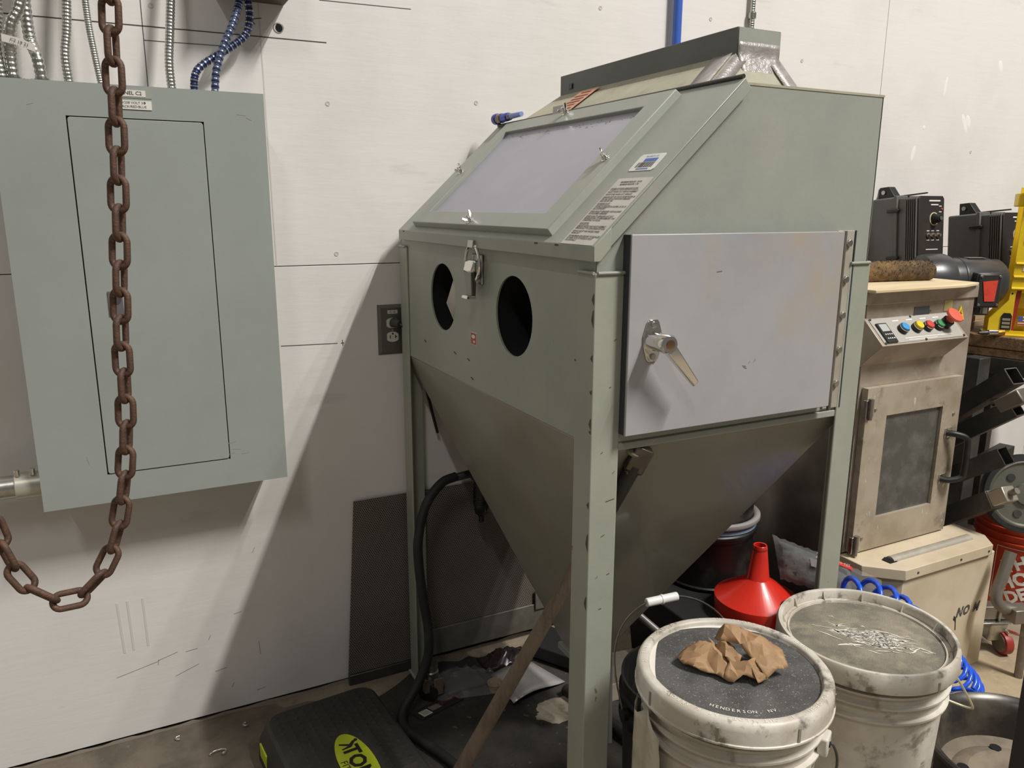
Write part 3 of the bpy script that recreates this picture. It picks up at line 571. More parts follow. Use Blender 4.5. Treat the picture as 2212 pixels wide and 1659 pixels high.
MB().grid(2, 10, lambda u, v: c1(v)+V((.003,0,.001))+V((0,.05*u,0))+V((0.001*random.random(),0,0))).build('tape', TAPE, hood, smooth=60, solid=.0006)
MB().grid(2, 10, lambda u, v: c1(v)+V((0,-.003,.001))-V((.035*u,0,0))).build('tape', TAPE, hood, smooth=60, solid=.0006)
# warning card taped on hood
cf = lambda s, y: V((.985,0,ZT)).lerp(V((1.098,0,1.686)), s)+V((-.0035,y,.003))
wc = MB().add([cf(.12,1.772),cf(.12,1.690),cf(.92,1.690),cf(.92,1.772)],[(0,1,2,3)]).build('warning_card', ORANGECARD, hood, smooth=0, solid=.0008)
tb = MB()
for i, (f_, l_) in enumerate(((.84,.045),(.72,.062),(.62,.058),(.52,.064),(.42,.050),(.30,.060),(.20,.040))):
    a = cf(f_,1.731-l_/2)+V((-.0012,0,.0012)); b = cf(f_,1.731+l_/2)+V((-.0012,0,.0012)); a2 = cf(f_-.045,1.731-l_/2)+V((-.0012,0,.0012)); b2 = cf(f_-.045,1.731+l_/2)+V((-.0012,0,.0012))
    tb.add([a,b,b2,a2],[(0,1,2,3)])
tb.build('printed_line', M('dark_orange_ink', (178,122,96), .6), hood, smooth=0)
MB().box((.962,1.652,1.612),(.972,1.70,1.630)).build('clear_clip', M('frosted_clip', (188,188,186), .3), lid)
# rear knob on the back edge
MB().cyl((1.3345,1.2,1.49),(1.352,1.2,1.49),.013,n=16).build('back_stud', STEELGREY, cab)

# ---- air coupler lying on the lid top edge
t = thing('air_coupler', 'blue air hose coupler lying on top edge of cabinet lid', 'hose coupler', P_(.40,1.98,.02))
q_ = lambda y: P_(.408, y, .020)
MB().cyl(q_(2.030),q_(2.012),.0145,n=24).build('blue_collar', M('royal_blue_plastic', (38,62,150), .35), t, bevel=.002)
MB().cyl(q_(2.012),q_(1.985),.0125,n=24).build('steel_sleeve', M('dark_brass_sleeve', (110,96,78), .3, .9), t, bevel=.002)
MB().cyl(q_(1.985),q_(1.952),.0115,n=8).build('blue_grip', M('bright_blue_plastic', (36,70,190), .35), t, bevel=.001)
MB().cyl(q_(1.952),q_(1.936),.0095,n=6).build('hex_nut', STEELGREY, t, bevel=.001)
MB().cyl(q_(1.936),q_(1.875),.0075,.006,n=16).build('hose_end', M('pale_blue_hose', (130,150,210), .4), t)

# ================================================================ CHAIN
chpx = [(.0405,1.9),(.031,1.70),(.0275,1.66),(.021,1.52),(.010,1.36),(-.002,1.21),(-.006,1.11),(-.014,1.02),(-.030,.93),(-.052,.862),(-.085,.815),(-.112,.802),(-.142,.815),(-.168,.845),(-.186,.895),(-.200,.96),(-.215,1.05),(-.23,1.2)]
path = spline([(x,1.30,z) for x, z in chpx], 14)
ch = thing('hanging_chain', 'rusty steel chain hanging in a loop before breaker panel', 'chain', (.0,1.30,.80))
PITCH_ = .0405; WR = .0049; HW = .0116; HL = (PITCH_+2*WR)/2-WR
lk = []
R_ = HW
for k in range(13): a = math.pi*k/12; lk.append((R_*math.cos(a), 0, HL-R_+R_*math.sin(a)+.0035))
for k in range(13): a = math.pi+math.pi*k/12; lk.append((R_*math.cos(a), 0, -(HL-R_)+R_*math.sin(a)-.0035))
lm = MB().tube(lk, WR, 10, closed=True)
l0 = lm.build('link', RUST, None, smooth=60); lme = l0.data; bpy.data.objects.remove(l0)
cs = resample(path, PITCH_); vd = V((-_f.x, -_f.y, 0)).normalized()
for i in range(1, len(cs)-1):
    tg = (cs[i+1]-cs[i-1]).normalized()
    e1 = tg.cross(V((0,1,0))).normalized(); e2 = tg.cross(e1).normalized()
    a = math.radians(-62 if i%2 else 28)+random.uniform(-.08,.08)
    wx = e1*math.cos(a)+e2*math.sin(a); wy = tg.cross(wx).normalized()
    o = bpy.data.objects.new('link', lme); COL.objects.link(o); o.parent = ch
    c = cs[i]-ch.location
    o.matrix_local = MX(((wx.x,wy.x,tg.x,c.x),(wx.y,wy.y,tg.y,c.y),(wx.z,wy.z,tg.z,c.z),(0,0,0,1)))

# ================================================================ BUCKETS
BPROF = [(0,.0),(.122,.0),(.128,.004),(.1335,.12),(.139,.255),(.1392,.268),(.1475,.269),(.1478,.273),(.140,.275),(.1405,.296),(.1485,.297),(.1488,.301),(.141,.303),(.1415,.318),(.1490,.319),(.1492,.323),(.143,.325),(.145,.352),(.140,.352),(.137,.33),(.128,.02),(0,.02)]
def bucket(label, loc, mat, group=None, cat='bucket', rot=0., ears=True, sc=1.0, hs=1.0, name='plastic_bucket'):
    t = thing(name, label, cat, loc, group)
    MB().lathe([(r*sc,h*sc*hs) for r,h in BPROF], loc, 56).build('bucket_body', mat, t, smooth=40)
    if ears:
        for s in (0, math.pi):
            d = V((math.cos(rot+s), math.sin(rot+s), 0)); tn = V((-d.y, d.x, 0)); c = V(loc)+d*.150*sc+V((0,0,.285*sc))
            e = MB().obox(c, tn*.016, d*.008, V((0,0,.016))).build('handle_ear', mat, t, bevel=.003)
            MB().cyl(c+d*.006, c+d*.0095, .005, n=12).build('ear_hole', DARKIN, e)
    return t
def lid_plain(t, c, mat, gritmat, seed):
    c = V(c)
    pr = [(.150,-.040),(.1575,-.041),(.1605,-.039),(.1605,-.036),(.1585,-.035),(.1585,-.014),(.1572,-.006),(.153,-.0012),(.150,0),(.1420,0),(.1400,-.001),(.1385,-.004),(.1370,-.010),(.1355,-.0115),(0,-.0115)]
    o = MB().lathe(pr, c, 72).build('lid', mat, t, smooth=40)
    random.seed(seed)
    MB().lathe([(.1372,-.0090),(.128,-.0080),(.06,-.0072),(0,-.0070)], c, 64).build('grit', gritmat, o, smooth=80, label='dark abrasive grit lying in lid recess')
    return o
# front bucket, standing on another one
B1 = V((.852,.872,0)); H1_ = .290
b1l = bucket('lower white bucket carrying the grit-topped bucket by cabinet leg', B1, BUCKETW, ears=False, sc=.94, hs=.85)
lo = MB().lathe([(.138,.315),(.150,.316),(.150,.343),(.145,.346),(0,.346)], B1-V((0,0,.0585)), 48).build('lid', LIDW, b1l)
t = bucket('dirty white bucket nearest camera with crumpled paper on its lid', B1+V((0,0,.2885)), BUCKETW, rot=-1.02)
lc = B1+V((0,0,.661))
lo = lid_plain(t, lc, LIDW, GRIT, 4)
def arc_text(mb, s, c, r, a0, size, up=1, gap=1.0):
    a = a0
    for chh in s:
        st = size*.82*gap/r
        rad = V((math.cos(a), math.sin(a), 0)); tn = V((math.sin(a), -math.cos(a), 0))
        if chh != ' ': mb.text(chh, size, V(c)+rad*r, tn*up, rad*up)
        a -= st*up
LTX = M('embossed_lid_lettering', (232,226,212), .45)
at = MB(); cc = lc+V((0,0,.0006))
arc_text(at, '1  CUT SLOTS AT 8 ARROWS', cc, .1462, math.radians(72), .0098, 1, 1.1)
arc_text(at, 'TO OPEN   1  CUT SLOTS AT 8 ARROWS', cc, .1462, math.radians(-62), .0098, 1, 1.1)
arc_text(at, '2  PULL UP ON LID', cc, .1462, math.radians(150), .0098, 1, 1.1)
at.build('lettering', LTX, lo, smooth=0)
at = MB(); arc_text(at, 'HENDERSON, NV', lc+V((0,0,-.0068)), .116, math.radians(-148), .0098, -1, 1.0); at.build('lettering', LTX, lo, smooth=0)
for k in range(8):
    a = math.radians(-95+45*k); d = V((math.cos(a),math.sin(a),0)); tn = V((-d.y,d.x,0)); c = lc+d*.1587+V((0,0,-.024))
    MB().obox(c, tn*.0022, d*.0009, V((0,0,.012))).build('tear_slot', M('slot_shadow_plastic', (140,132,116), .5), lo)
def crescent(mb, c, r, a0, a1, w, z):
    n = 20
    for i in range(n):
        t0_, t1_ = i/n, (i+1)/n
        for_ = []
        A, B_ = lerp(a0,a1,t0_), lerp(a0,a1,t1_); w0, w1 = w*math.sin(math.pi*t0_), w*math.sin(math.pi*t1_)
        mb.add([V(c)+V(((r-w0)*math.cos(A),(r-w0)*math.sin(A),z)),V(c)+V(((r-w1)*math.cos(B_),(r-w1)*math.sin(B_),z)),V(c)+V((r*math.cos(B_),r*math.sin(B_),z)),V(c)+V((r*math.cos(A),r*math.sin(A),z))],[(3,2,1,0)])
cm = MB(); crescent(cm, lc, .1372, math.radians(25), math.radians(92), .008, -.0078); crescent(cm, lc, .1372, math.radians(115), math.radians(168), .010, -.0078); cm.build('bare_rim_patch', SCRATCHW, lo, smooth=0)
# plastic film hanging from front bucket
random.seed(21)
fm = MB().grid(10, 14, lambda u, v: B1+V((0,0,.2885))+V(((.152+.006*math.sin(9*u+3*v)+.003*random.random())*math.cos(2.45+.75*u+.1*v), (.152+.006*math.sin(9*u+3*v))*math.sin(2.45+.75*u+.1*v), .30-.24*v-.02*math.sin(7*u))))
fm.build('torn_film', M('dirty_film', (190,182,162), .4, layers=[((130,120,100),14,.5,.66,.7)], bump=.5, bscale=60), t, smooth=60, solid=.0006)
# bail wire of front bucket, folded down
# crumpled paper
random.seed(33)
pb = thing('paper_bag', 'crumpled torn brown paper bag on grit of nearest bucket lid', 'paper bag', lc+V((-.01,0,-.007)))
zp = lc.z-.0085
vx = V((_r.x,_r.y,0)).normalized(); vy = V((_f.x,_f.y,0)).normalized()
cP = lc+V((0,0,-.004))
rp_ = random.Random(17)
def fold(name, pts, tris, up=.0):
    # big flat facets with a few crisp creases; (right, away, height) in millimetres from lid centre
    P3 = [V((a, b, h*1.25)) for a,b,h in pts]; T3 = list(tris)
    for amp in (5.0, 2.6):
        mid = {}; nt = []
        def mp_(i, j):
            k = (min(i,j), max(i,j))
            if k not in mid:
                L_ = (P3[i]-P3[j]).length/34; mid[k] = len(P3)
                P3.append((P3[i]+P3[j])/2+V((rp_.uniform(-1,1)*L_*1.5, rp_.uniform(-1,1)*L_*1.5, rp_.uniform(-1,1)*amp*L_)))
            return mid[k]
        for a, b, c in T3:
            ab, bc_, ca = mp_(a,b), mp_(b,c), mp_(c,a); nt += [(a,ab,ca),(ab,b,bc_),(ca,bc_,c),(ab,bc_,ca)]
        T3 = nt
    for p in P3: p.z = max(p.z, .8)
    mb = MB(); mb.add([cP+vx*(p.x/1000)+vy*(p.y/1000)+V((0,0,p.z/1000)) for p in P3], T3); return mb.build(name, PAPER, pb, smooth=14, solid=.0006)
# broad flap leaning over the heap, falling to the right
fold('paper_flap', [(-22,44,20),(-2,58,36),(18,40,40),(48,22,36),(78,-2,26),(84,-22,10),(60,-34,14),(40,-46,6),(26,-30,22),(8,-2,34),(-20,16,30),(30,0,38),(56,-14,30),(-8,36,44)],
     [(0,1,13),(13,1,2),(13,2,9),(13,9,10),(0,13,10),(2,3,11),(2,11,9),(3,4,12),(3,12,11),(4,5,12),(5,6,12),(12,6,8),(12,8,11),(11,8,9),(6,7,8)])
fold('paper_flap', [(40,40,6),(62,44,14),(70,30,20),(78,10,18),(56,14,28),(44,28,26),(66,22,26)], [(0,1,5),(1,2,6),(1,6,5),(2,3,6),(3,4,6),(6,4,5)])
# crumpled lower piece on the left
fold('paper_crumple', [(-92,12,8),(-74,28,14),(-52,26,26),(-36,10,30),(-84,-4,6),(-66,2,22),(-46,-6,14),(-58,-20,4),(-30,-12,26),(-36,-30,4),(-18,-4,18),(-16,-26,14),(-28,-40,4)],
     [(0,1,5),(1,2,5),(2,3,5),(0,5,4),(5,3,6),(4,5,6),(4,6,7),(6,3,8),(6,8,9),(7,6,9),(3,10,8),(8,10,11),(9,8,11),(9,11,12)])
fold('paper_crumple', [(-40,20,34),(-24,26,20),(-12,16,34),(4,14,22),(-30,4,16),(-16,0,34),(0,-4,14),(-20,-18,24),(6,-20,26),(-6,-30,6)],
     [(0,1,4),(1,2,5),(1,5,4),(2,3,6),(2,6,5),(4,5,7),(5,6,8),(5,8,7),(7,8,9)])
fold('paper_crumple', [(-28,-40,4),(-14,-22,20),(8,-24,14),(30,-20,22),(38,-34,10),(24,-44,4),(2,-46,12),(-12,-48,2),(12,-34,26)],
     [(0,1,7),(1,2,8),(1,8,6),(1,6,7),(2,3,8),(3,4,8),(4,5,8),(5,6,8)])
fold('paper_crumple', [(14,-30,24),(34,-28,6),(44,-44,5),(24,-54,4),(28,-40,14)], [(0,1,4),(1,2,4),(2,3,4),(3,0,4)])

# second bucket
B2 = V((1.186,.884,0))
b2l = bucket('lower cream bucket carrying the scratched-lid bucket beside car wheel', B2, M('cream_bucket', (212,190,136), .5, layers=[((176,150,100),8,.5,.66,.6)]), ears=False, sc=.94, hs=.78)
MB().lathe([(.138,.315),(.152,.316),(.152,.343),(.147,.346),(0,.346)], B2-V((0,0,.080)), 48).build('lid', MATS['cream_bucket'], b2l)
t = bucket('dirty white bucket with scratched dusty lid beside the paper-topped bucket', B2+V((0,0,.2665)), BUCKETW, rot=-.62)
lc2 = B2+V((0,0,.636))
lo2 = MB().lathe([(.150,-.034),(.1575,-.036),(.1585,-.034),(.1572,-.004),(.155,0),(.1495,0),(.1475,-.002),(.1455,-.020),(.138,-.020),(.1365,-.0165),(.1345,-.0165),(.133,-.022),(0,-.022)], lc2, 72).build('lid', LIDW, t, smooth=40)
MB().lathe([(.1338,-.0205),(.12,-.0195),(0,-.0188)], lc2, 64).build('dusty_grit', GRITTAN, lo2, smooth=80, label='tan dust and grit on recessed lid')
for k in range(12):
    a = math.radians(12+30*k); d = V((math.cos(a),math.sin(a),0)); tn = V((-d.y,d.x,0))
    MB().add([lc2+d*.1465+V((0,0,-.001))-tn*.0008,lc2+d*.1385+V((0,0,-.0195))-tn*.0008,lc2+d*.1465+V((0,0,-.0195))-tn*.0008,lc2+d*.1465+V((0,0,-.001))+tn*.0008,lc2+d*.1385+V((0,0,-.0195))+tn*.0008,lc2+d*.1465+V((0,0,-.0195))+tn*.0008],[(0,1,2),(5,4,3),(0,3,4,1),(1,4,5,2),(2,5,3,0)]).build('rib', LIDW, lo2, smooth=0)
for k in range(4):
    a = math.radians(-93+90*k); d = V((math.cos(a),math.sin(a),0)); tn = V((-d.y,d.x,0))
    MB().obox(lc2+d*.158+V((0,0,-.027)), tn*.0022, d*.001, V((0,0,.0085))).build('tear_slot', MATS['slot_shadow_plastic'], lo2)
random.seed(12); st = MB(); zz = -.0184
for k in range(120):
    u = random.gauss(0,.034); v_ = random.gauss(0,.020)
    p = lc2+vx*(u+.008)+vy*(v_-.004-.30*u)+V((0,0,zz)); a = random.choice((-.55,-.55,-.35,.25))+random.gauss(0,.18); l_ = random.uniform(.006,.040) if k%3 else random.uniform(.03,.06); w_ = random.uniform(.0004,.0017)*(2.0 if k%9 == 0 else 1)
    d = (vx*math.cos(a)+vy*math.sin(a)); nn = V((-d.y,d.x,0)); m_ = 7; ph_ = random.uniform(0,6)
    if max((p-d*l_/2-lc2).length, (p+d*l_/2-lc2).length) > .124: continue
    c_ = [p+d*l_*(i/m_-.5)+nn*(.0016*math.sin(ph_+5*i/m_)+random.uniform(-.0005,.0005)) for i in range(m_+1)]; ww = [w_*math.sin(math.pi*(i+.15)/(m_+.3))*random.uniform(.5,1.3) for i in range(m_+1)]
    st.add([q for i in range(m_+1) for q in (c_[i]-nn*ww[i], c_[i]+nn*ww[i])], [(2*i,2*i+2,2*i+3,2*i+1) for i in range(m_)])
so = st.build('scratch_streaks', SCRATCHW, lo2, smooth=0); so['kind'] = 'stuff'
d2 = V((math.cos(-.62), math.sin(-.62), 0)); e2_ = B2+V((0,0,.5515))+d2*.160
wire = spline([e2_-d2*.006, e2_+d2*.006, e2_+V((.028,-.008,-.030)), e2_+V((.058,-.012,-.075)), e2_+V((.066,.0,-.087)), e2_+V((.055,.02,-.086)), e2_+V((.035,.05,-.080))], 6)
MB().tube(wire, .0022, 8).build('bail_wire', M('pale_wire', (214,206,180), .3, .5), t)
d1 = V((math.cos(-1.02), math.sin(-1.02), 0)); e1_ = B1+V((0,0,.5735))+d1*.160
MB().tube(spline([e1_-d1*.006, e1_+d1*.004, e1_+V((.004,-.012,-.03)), e1_+V((-.02,-.02,-.09))], 6), .0022, 8).build('bail_wire', STEELDARK, bpy.data.objects[[o.name for o in bpy.data.objects if o.get('label','').startswith('dirty white bucket nearest')][0]])

# black bucket behind with raised bail
BB = V((1.015,1.165,0))
t = bucket('black bucket with raised wire bail under the hopper', BB, BLACK, sc=1.0, hs=1.2, ears=False)
bd = V((.97,-.15,0)).normalized(); lean = V((-.19,.16,.97)).normalized()
pts = [BB+V((0,0,.36))+bd*(-.153*math.cos(a))+lean*.245*(math.sin(a)**.6) for a in [math.pi*k/32 for k in range(33)]]
MB().tube(pts, .0021, 8).build('bail_wire', ZINC, t)
MB().cyl(pts[13],pts[18],.0095,n=16).build('bail_grip', GRIP, t, bevel=.002)
MB().cyl(((pts[13]+pts[18])/2-bd*.002),((pts[13]+pts[18])/2+bd*.002),.0108,n=16).build('grip_ridge', GRIP, t)
for s_ in (-1,1): MB().cyl(BB+V((0,0,.36))+bd*.146*s_, BB+V((0,0,.36))+bd*.157*s_, .013, n=14).build('handle_ear', BLACK, t)

# black tote carrying funnel and second black pail
t = thing('storage_tote', 'black plastic tote under red funnel and black pail', 'tote', (1.56,1.62,0))
MB().hexa([(1.37,1.42,0),(1.70,1.42,0),(1.70,1.86,0),(1.37,1.86,0)],[(1.35,1.40,.25),(1.725,1.40,.25),(1.725,1.88,.25),(1.35,1.88,.25)]).build('tote_body', M('matt_black_tote', (20,20,20), .7), t, bevel=.01)
MB().box((1.34,1.39,.245),(1.735,1.89,.262)).build('tote_lid', MATS['matt_black_tote'], t, bevel=.005)
FN = V((1.545,1.512,.262)); t = thing('funnel', 'bright red plastic funnel standing upside down', 'funnel', FN)
MB().lathe([(.106,.004),(.112,.0),(.1135,.004),(.1175,.052),(.1168,.056),(.034,.112),(.0315,.115),(.0190,.212),(.0180,.213),(.0150,.212),(.026,.114),(.110,.052),(.106,.004)], FN, 56).build('funnel_body', REDPLASTIC, t, smooth=35)
MB().lathe([(.0212,.200),(.0206,.205),(.0198,.205)], FN, 32).build('spout_ring', M('darker_red_ring', (150,36,30), .4), t)
PL = V((1.585,1.770,.262))
t = thing('steel_pail', 'black pail with grey rim and blue band behind red funnel', 'pail', PL)
MB().lathe([(0,0),(.128,0),(.134,.006),(.136,.012),(.131,.016),(.134,.16),(.143,.172),(.143,.182),(.136,.188),(.1365,.21),(.131,.21),(.125,.02),(0,.02)], PL, 56).build('pail_body', M('dusty_black_steel', (38,37,36), .4, .3, layers=[((84,80,74),9,.5,.7,.7)]), t, smooth=40)
MB().lathe([(.137,.188),(.1405,.190),(.1405,.200),(.137,.202)], PL, 56).build('blue_band', M('pale_blue_band', (128,152,176), .5), t)
MB().lathe([(.134,.206),(.147,.207),(.151,.213),(.150,.222),(.143,.226),(.132,.222),(.128,.212)], PL, 56).build('grey_rim', M('grey_rim_plastic', (150,147,142), .45), t, smooth=50)
MB().lathe([(.129,.215),(.129,.262),(.122,.266),(0,.266)], PL, 48).build('inner_pail', MATS['dusty_black_steel'], t, smooth=40)
MB().cyl(PL+V((.10,-.078,.01)), PL+V((.10,-.078,.014)), .003, n=8).build('drip', ZINC, t)
# grey tube cart corner seen under hopper
t = thing('folding_stand', 'grey tubular stand lying under hopper behind black bucket', 'stand', (1.2,1.35,0))
TUBEG = M('grey_painted_tube', (128,125,120), .4, .3)
MB().tube([(1.10,1.60,.40),(1.24,1.38,.25),(1.30,1.28,.18)], .009, 12).build('tube', TUBEG, t); MB().tube([(1.30,1.28,.18),(1.42,1.36,.20),(1.34,1.37,.19)][:2], .009, 12).build('tube', TUBEG, t); MB().tube([(1.10,1.60,.40),(1.06,1.52,.0)], .009, 12).build('tube', TUBEG, t); MB().tube([(1.30,1.28,.18),(1.26,1.22,.0)], .009, 12).build('tube', TUBEG, t)

# tool case + bagged parts + coil hose
t = thing('tool_case', 'dark plastic case beneath the clear bag beside steel machine', 'case', (1.64,1.29,0))
MB().box((1.50,1.222,0),(1.79,1.388,.375)).build('case_body', M('dark_case_plastic', (44,42,40), .6), t, bevel=.012); MB().box((1.60,1.214,.32),(1.68,1.222,.345)).build('case_latch', BLACK, t, bevel=.003)
bgc = V((1.650,1.315,.376))
t = thing('plastic_bag', 'clear plastic bag of dark parts with red label beside funnel', 'plastic bag', bgc)
rb = random.Random(8)
QA, QB, QC, QD = V((1.650,1.572,.462)), V((1.765,1.285,.420)), V((1.668,1.195,.400)), V((1.600,1.480,.372))
wv = [[rb.uniform(-1,1) for _ in range(25)] for _ in range(17)]
def bagf(u, v, k=1.0, j=.006):
    p = QD.lerp(QC,u).lerp(QA.lerp(QB,u),v); e = math.sin(math.pi*min(1,max(0,u)))**.5*math.sin(math.pi*min(1,max(0,v)))**.5
    return p+V((-.25,-.35,.9))*(.030*e*k+j*wv[round(v*16)][round(u*24)])
MB().grid(24, 16, lambda u, v: bagf(.10+.80*u,.08+.84*v,.80,.0015) if False else QD.lerp(QC,.06+.66*u).lerp(QA.lerp(QB,.06+.66*u),.1+.8*v)+V((-.25,-.35,.9))*(.018*math.sin(math.pi*u)**.4*math.sin(math.pi*v)**.4)).build('contents', BAGDARK, t, smooth=60, solid=.006)
MB().grid(24, 16, lambda u, v: bagf(u,v,1.0,.005)).build('film', CLEARP, t, smooth=60)
def bq(u0,u1,v0,v1,h=.0): return [bagf(u0,v0,.9,0)+V((-.002,-.003,.008+h)),bagf(u1,v0,.9,0)+V((-.002,-.003,.008+h)),bagf(u1,v1,.9,0)+V((-.002,-.003,.008+h)),bagf(u0,v1,.9,0)+V((-.002,-.003,.008+h))]
MB().add(bq(.56,.72,.66,.80),[(0,1,2,3)]).build('red_label', M('bright_red_label', (206,52,44), .5), t, smooth=0, solid=.0006)
ux_ = (QC-QD).normalized(); uy_ = (QA-QD); uy_ = (uy_-ux_*uy_.dot(ux_)).normalized()
MB().text('ZIP TIES', .0105, (bq(.56,.72,.66,.80,.002)[0]+bq(.56,.72,.66,.80,.002)[2])/2, ux_, uy_).build('lettering', WHITEPRINT, t, smooth=0)
MB().text('24', .022, (bq(.38,.46,.60,.80,.002)[0]+bq(.38,.46,.60,.80,.002)[2])/2, ux_, uy_).build('lettering', WHITEPRINT, t, smooth=0)
MB().add(bq(.32,.40,.36,.56),[(0,1,2,3)]).build('grey_label', M('grey_bag_label', (132,126,122), .5), t, smooth=0, solid=.0006)
def helix(axis, R, pitch, n=18):
    ax = resample(spline(axis, 12), pitch/n); out = []
    for i, p in enumerate(ax):
        tg = (ax[min(i+1,len(ax)-1)]-ax[max(0,i-1)]).normalized(); s = tg.cross(V((0,0,1))); s = s.normalized() if s.length > .05 else V((1,0,0)); u = s.cross(tg).normalized()
        a = 2*math.pi*i/n; out.append(p+s*R*math.cos(a)+u*R*math.sin(a))
    return out
t = thing('coil_air_hose', 'blue coiled air hose trailing behind the scratched-lid bucket', 'air hose', (1.75,1.12,.0))
hx_ = helix([(1.37,1.165,.480),(1.46,1.150,.504),(1.53,1.140,.490),(1.60,1.130,.450),(1.70,1.12,.36),(1.82,1.13,.26),(1.92,1.145,.16)], .044, .050)
MB().tube(hx_, .0062, 8).build('hose', HOSEBLUE, t, smooth=60)
hx_ = helix([(1.92,1.145,.16),(1.955,1.145,.12),(1.965,1.14,.08),(1.972,1.138,.058)], .050, .026)
MB().tube(hx_, .0062, 8).build('hose', HOSEBLUE, t, smooth=60)
MB().cyl((1.375,1.165,.425),(1.38,1.165,.455),.008,n=12).build('hose_fitting', BRASS, t)

# ================================================================ STAINLESS MACHINE + BASE
OX0, OX1, OY0, OY1 = 1.826, 2.288, 1.47, 1.90
mb_ = thing('stainless_machine', 'stained stainless steel cabinet machine with glazed door', 'machine', (2.055,1.68,0))
body = MB().box((OX0,OY0,.002),(OX1,OY1,1.150)).build('body', MIRSTEEL, mb_, bevel=.002)
MB().box((OX0+.001,OY0-.002,.412),(OX1-.001,OY0+.004,1.148)).build('front_panel', STAIN, mb_)
MB().box((OX0-.006,OY0-.008,1.140),(OX1+.006,OY1+.006,1.176)).build('top_rim', STAIN, mb_, bevel=.002)
MB().box((2.150,OY0-.0035,1.106),(2.186,OY0-.001,1.138)).build('yellow_tinted_plate', M('yellowed_plate', (196,182,120), .4, .4), mb_)
MB().box((2.020,OY0-.0035,1.078),(2.085,OY0-.001,1.125)).build('dark_tape_patch', M('dark_grey_tape', (72,76,80), .5), mb_)
for x_, z_ in [(2.017,1.10),(2.088,1.11)]: MB().lathe([(.004,0),(.003,.003),(0,.003)], (x_,OY0-.003,z_), 10, (0,-1,0)).build('screw', ZINC, mb_)
# hazard triangle
tri = MB().prism([(2.205,OY0-.0045,1.076),(2.247,OY0-.0045,1.076),(2.226,OY0-.0045,1.120)], (0,.001,0)).build('hazard_sticker', M('hazard_yellow', (226,190,40), .5), mb_)
MB().prism([(2.229,OY0-.0052,1.108),(2.221,OY0-.0052,1.093),(2.226,OY0-.0052,1.093),(2.223,OY0-.0052,1.080),(2.233,OY0-.0052,1.097),(2.227,OY0-.0052,1.097)], (0,.0006,0)).build('lightning_bolt', INK, tri)
# sloping console
CX0, CX1 = 1.818, 2.178
cons = MB().prism([(CX0,OY0,1.104),(CX0,1.400,1.037),(CX0,OY0,.968)], (CX1-CX0,0,0)).build('console', STAIN, mb_, bevel=.0015)
sA, sB = V((0,OY0,1.104)), V((0,1.400,1.037)); sd = (sB-sA).normalized(); sn = V((0,-.69,.72)); sn = (sn-sd*sn.dot(sd)).normalized(); LEN = (sB-sA).length
cp = lambda x, s, h=0: V((x,0,0))+sA+sd*(s*LEN)+sn*h
fc = MB().add([cp(CX0+.012,.94,.0012),cp(CX1-.012,.94,.0012),cp(CX1-.012,.06,.0012),cp(CX0+.012,.06,.0012)],[(0,1,2,3)]).build('console_face', M('dusty_grey_face', (172,168,160), .5, .2, layers=[((176,172,162),20,.5,.66,.6)]), cons, smooth=0, solid=.0012)
MB().add([cp(CX0+.022,.93,.004),cp(CX0+.062,.93,.004),cp(CX0+.062,.26,.004),cp(CX0+.022,.26,.004)],[(0,1,2,3)]).build('display_unit', BLACK, cons, smooth=0, solid=.005)
MB().add([cp(CX0+.028,.55,.007),cp(CX0+.058,.55,.007),cp(CX0+.058,.30,.007),cp(CX0+.028,.30,.007)],[(0,1,2,3)]).build('display_screen', M('grey_lcd', (176,178,176), .3), cons, smooth=0, solid=.001)
for i in range(4):
    for j in range(2): MB().cyl(cp(CX0+.030+.008*i,.66+.14*j,.006), cp(CX0+.030+.008*i,.66+.14*j,.0085), .0022, n=8).build('display_key', WHITELAB, cons)
for x_, mt, hgt in [(1.930,BTNBLUE,.018),(1.987,BTNYEL,.020),(2.033,BTNRED,.018),(2.080,BTNGRN,.018)]:
    cb = MB().cyl(cp(x_,.52,.001), cp(x_,.52,.012), .0155, n=24).build('button_collar', BLACK, cons, bevel=.001)
    MB().cyl(cp(x_,.52,.010), cp(x_,.52,hgt+.002), .0125, n=24).build('push_button', mt, cons, bevel=.0015)
    MB().lathe([(.0150,0),(.0150,.002),(.0130,.002),(.0130,0)], cp(x_,.52,.013), 24, sn).build('button_ring', CHROME, cons)
cb = MB().cyl(cp(2.112,.48,.001), cp(2.112,.48,.024), .0165, n=24).build('button_collar', BLACK, cons, bevel=.002)
MB().lathe([(.013,0),(.0125,.014),(.023,.018),(.0245,.022),(.023,.026),(0,.029)], cp(2.112,.48,.022), 28, sn).build('emergency_stop', BTNBIG, cons)
def cbar(x0_, x1_, s0_, s1_): MB().add([cp(x0_,s1_,.0022),cp(x1_,s1_,.0022),cp(x1_,s0_,.0022),cp(x0_,s0_,.0022)],[(0,1,2,3)]).build('printed_bar', WHITEPRINT, cons, smooth=0)
for x_ in (1.915,1.972,2.030,2.085): cbar(x_, x_+.026, .17, .21)
cbar(1.92,2.12,.80,.825); cbar(1.93,2.05,.87,.89)
for x_ in (CX0+.016, (CX0+CX1)/2, CX1-.016):
    for s_ in (.09,.92): MB().cyl(cp(x_,s_,.001), cp(x_,s_,.004), .0035, n=8).build('face_screw', STEELDARK, cons)
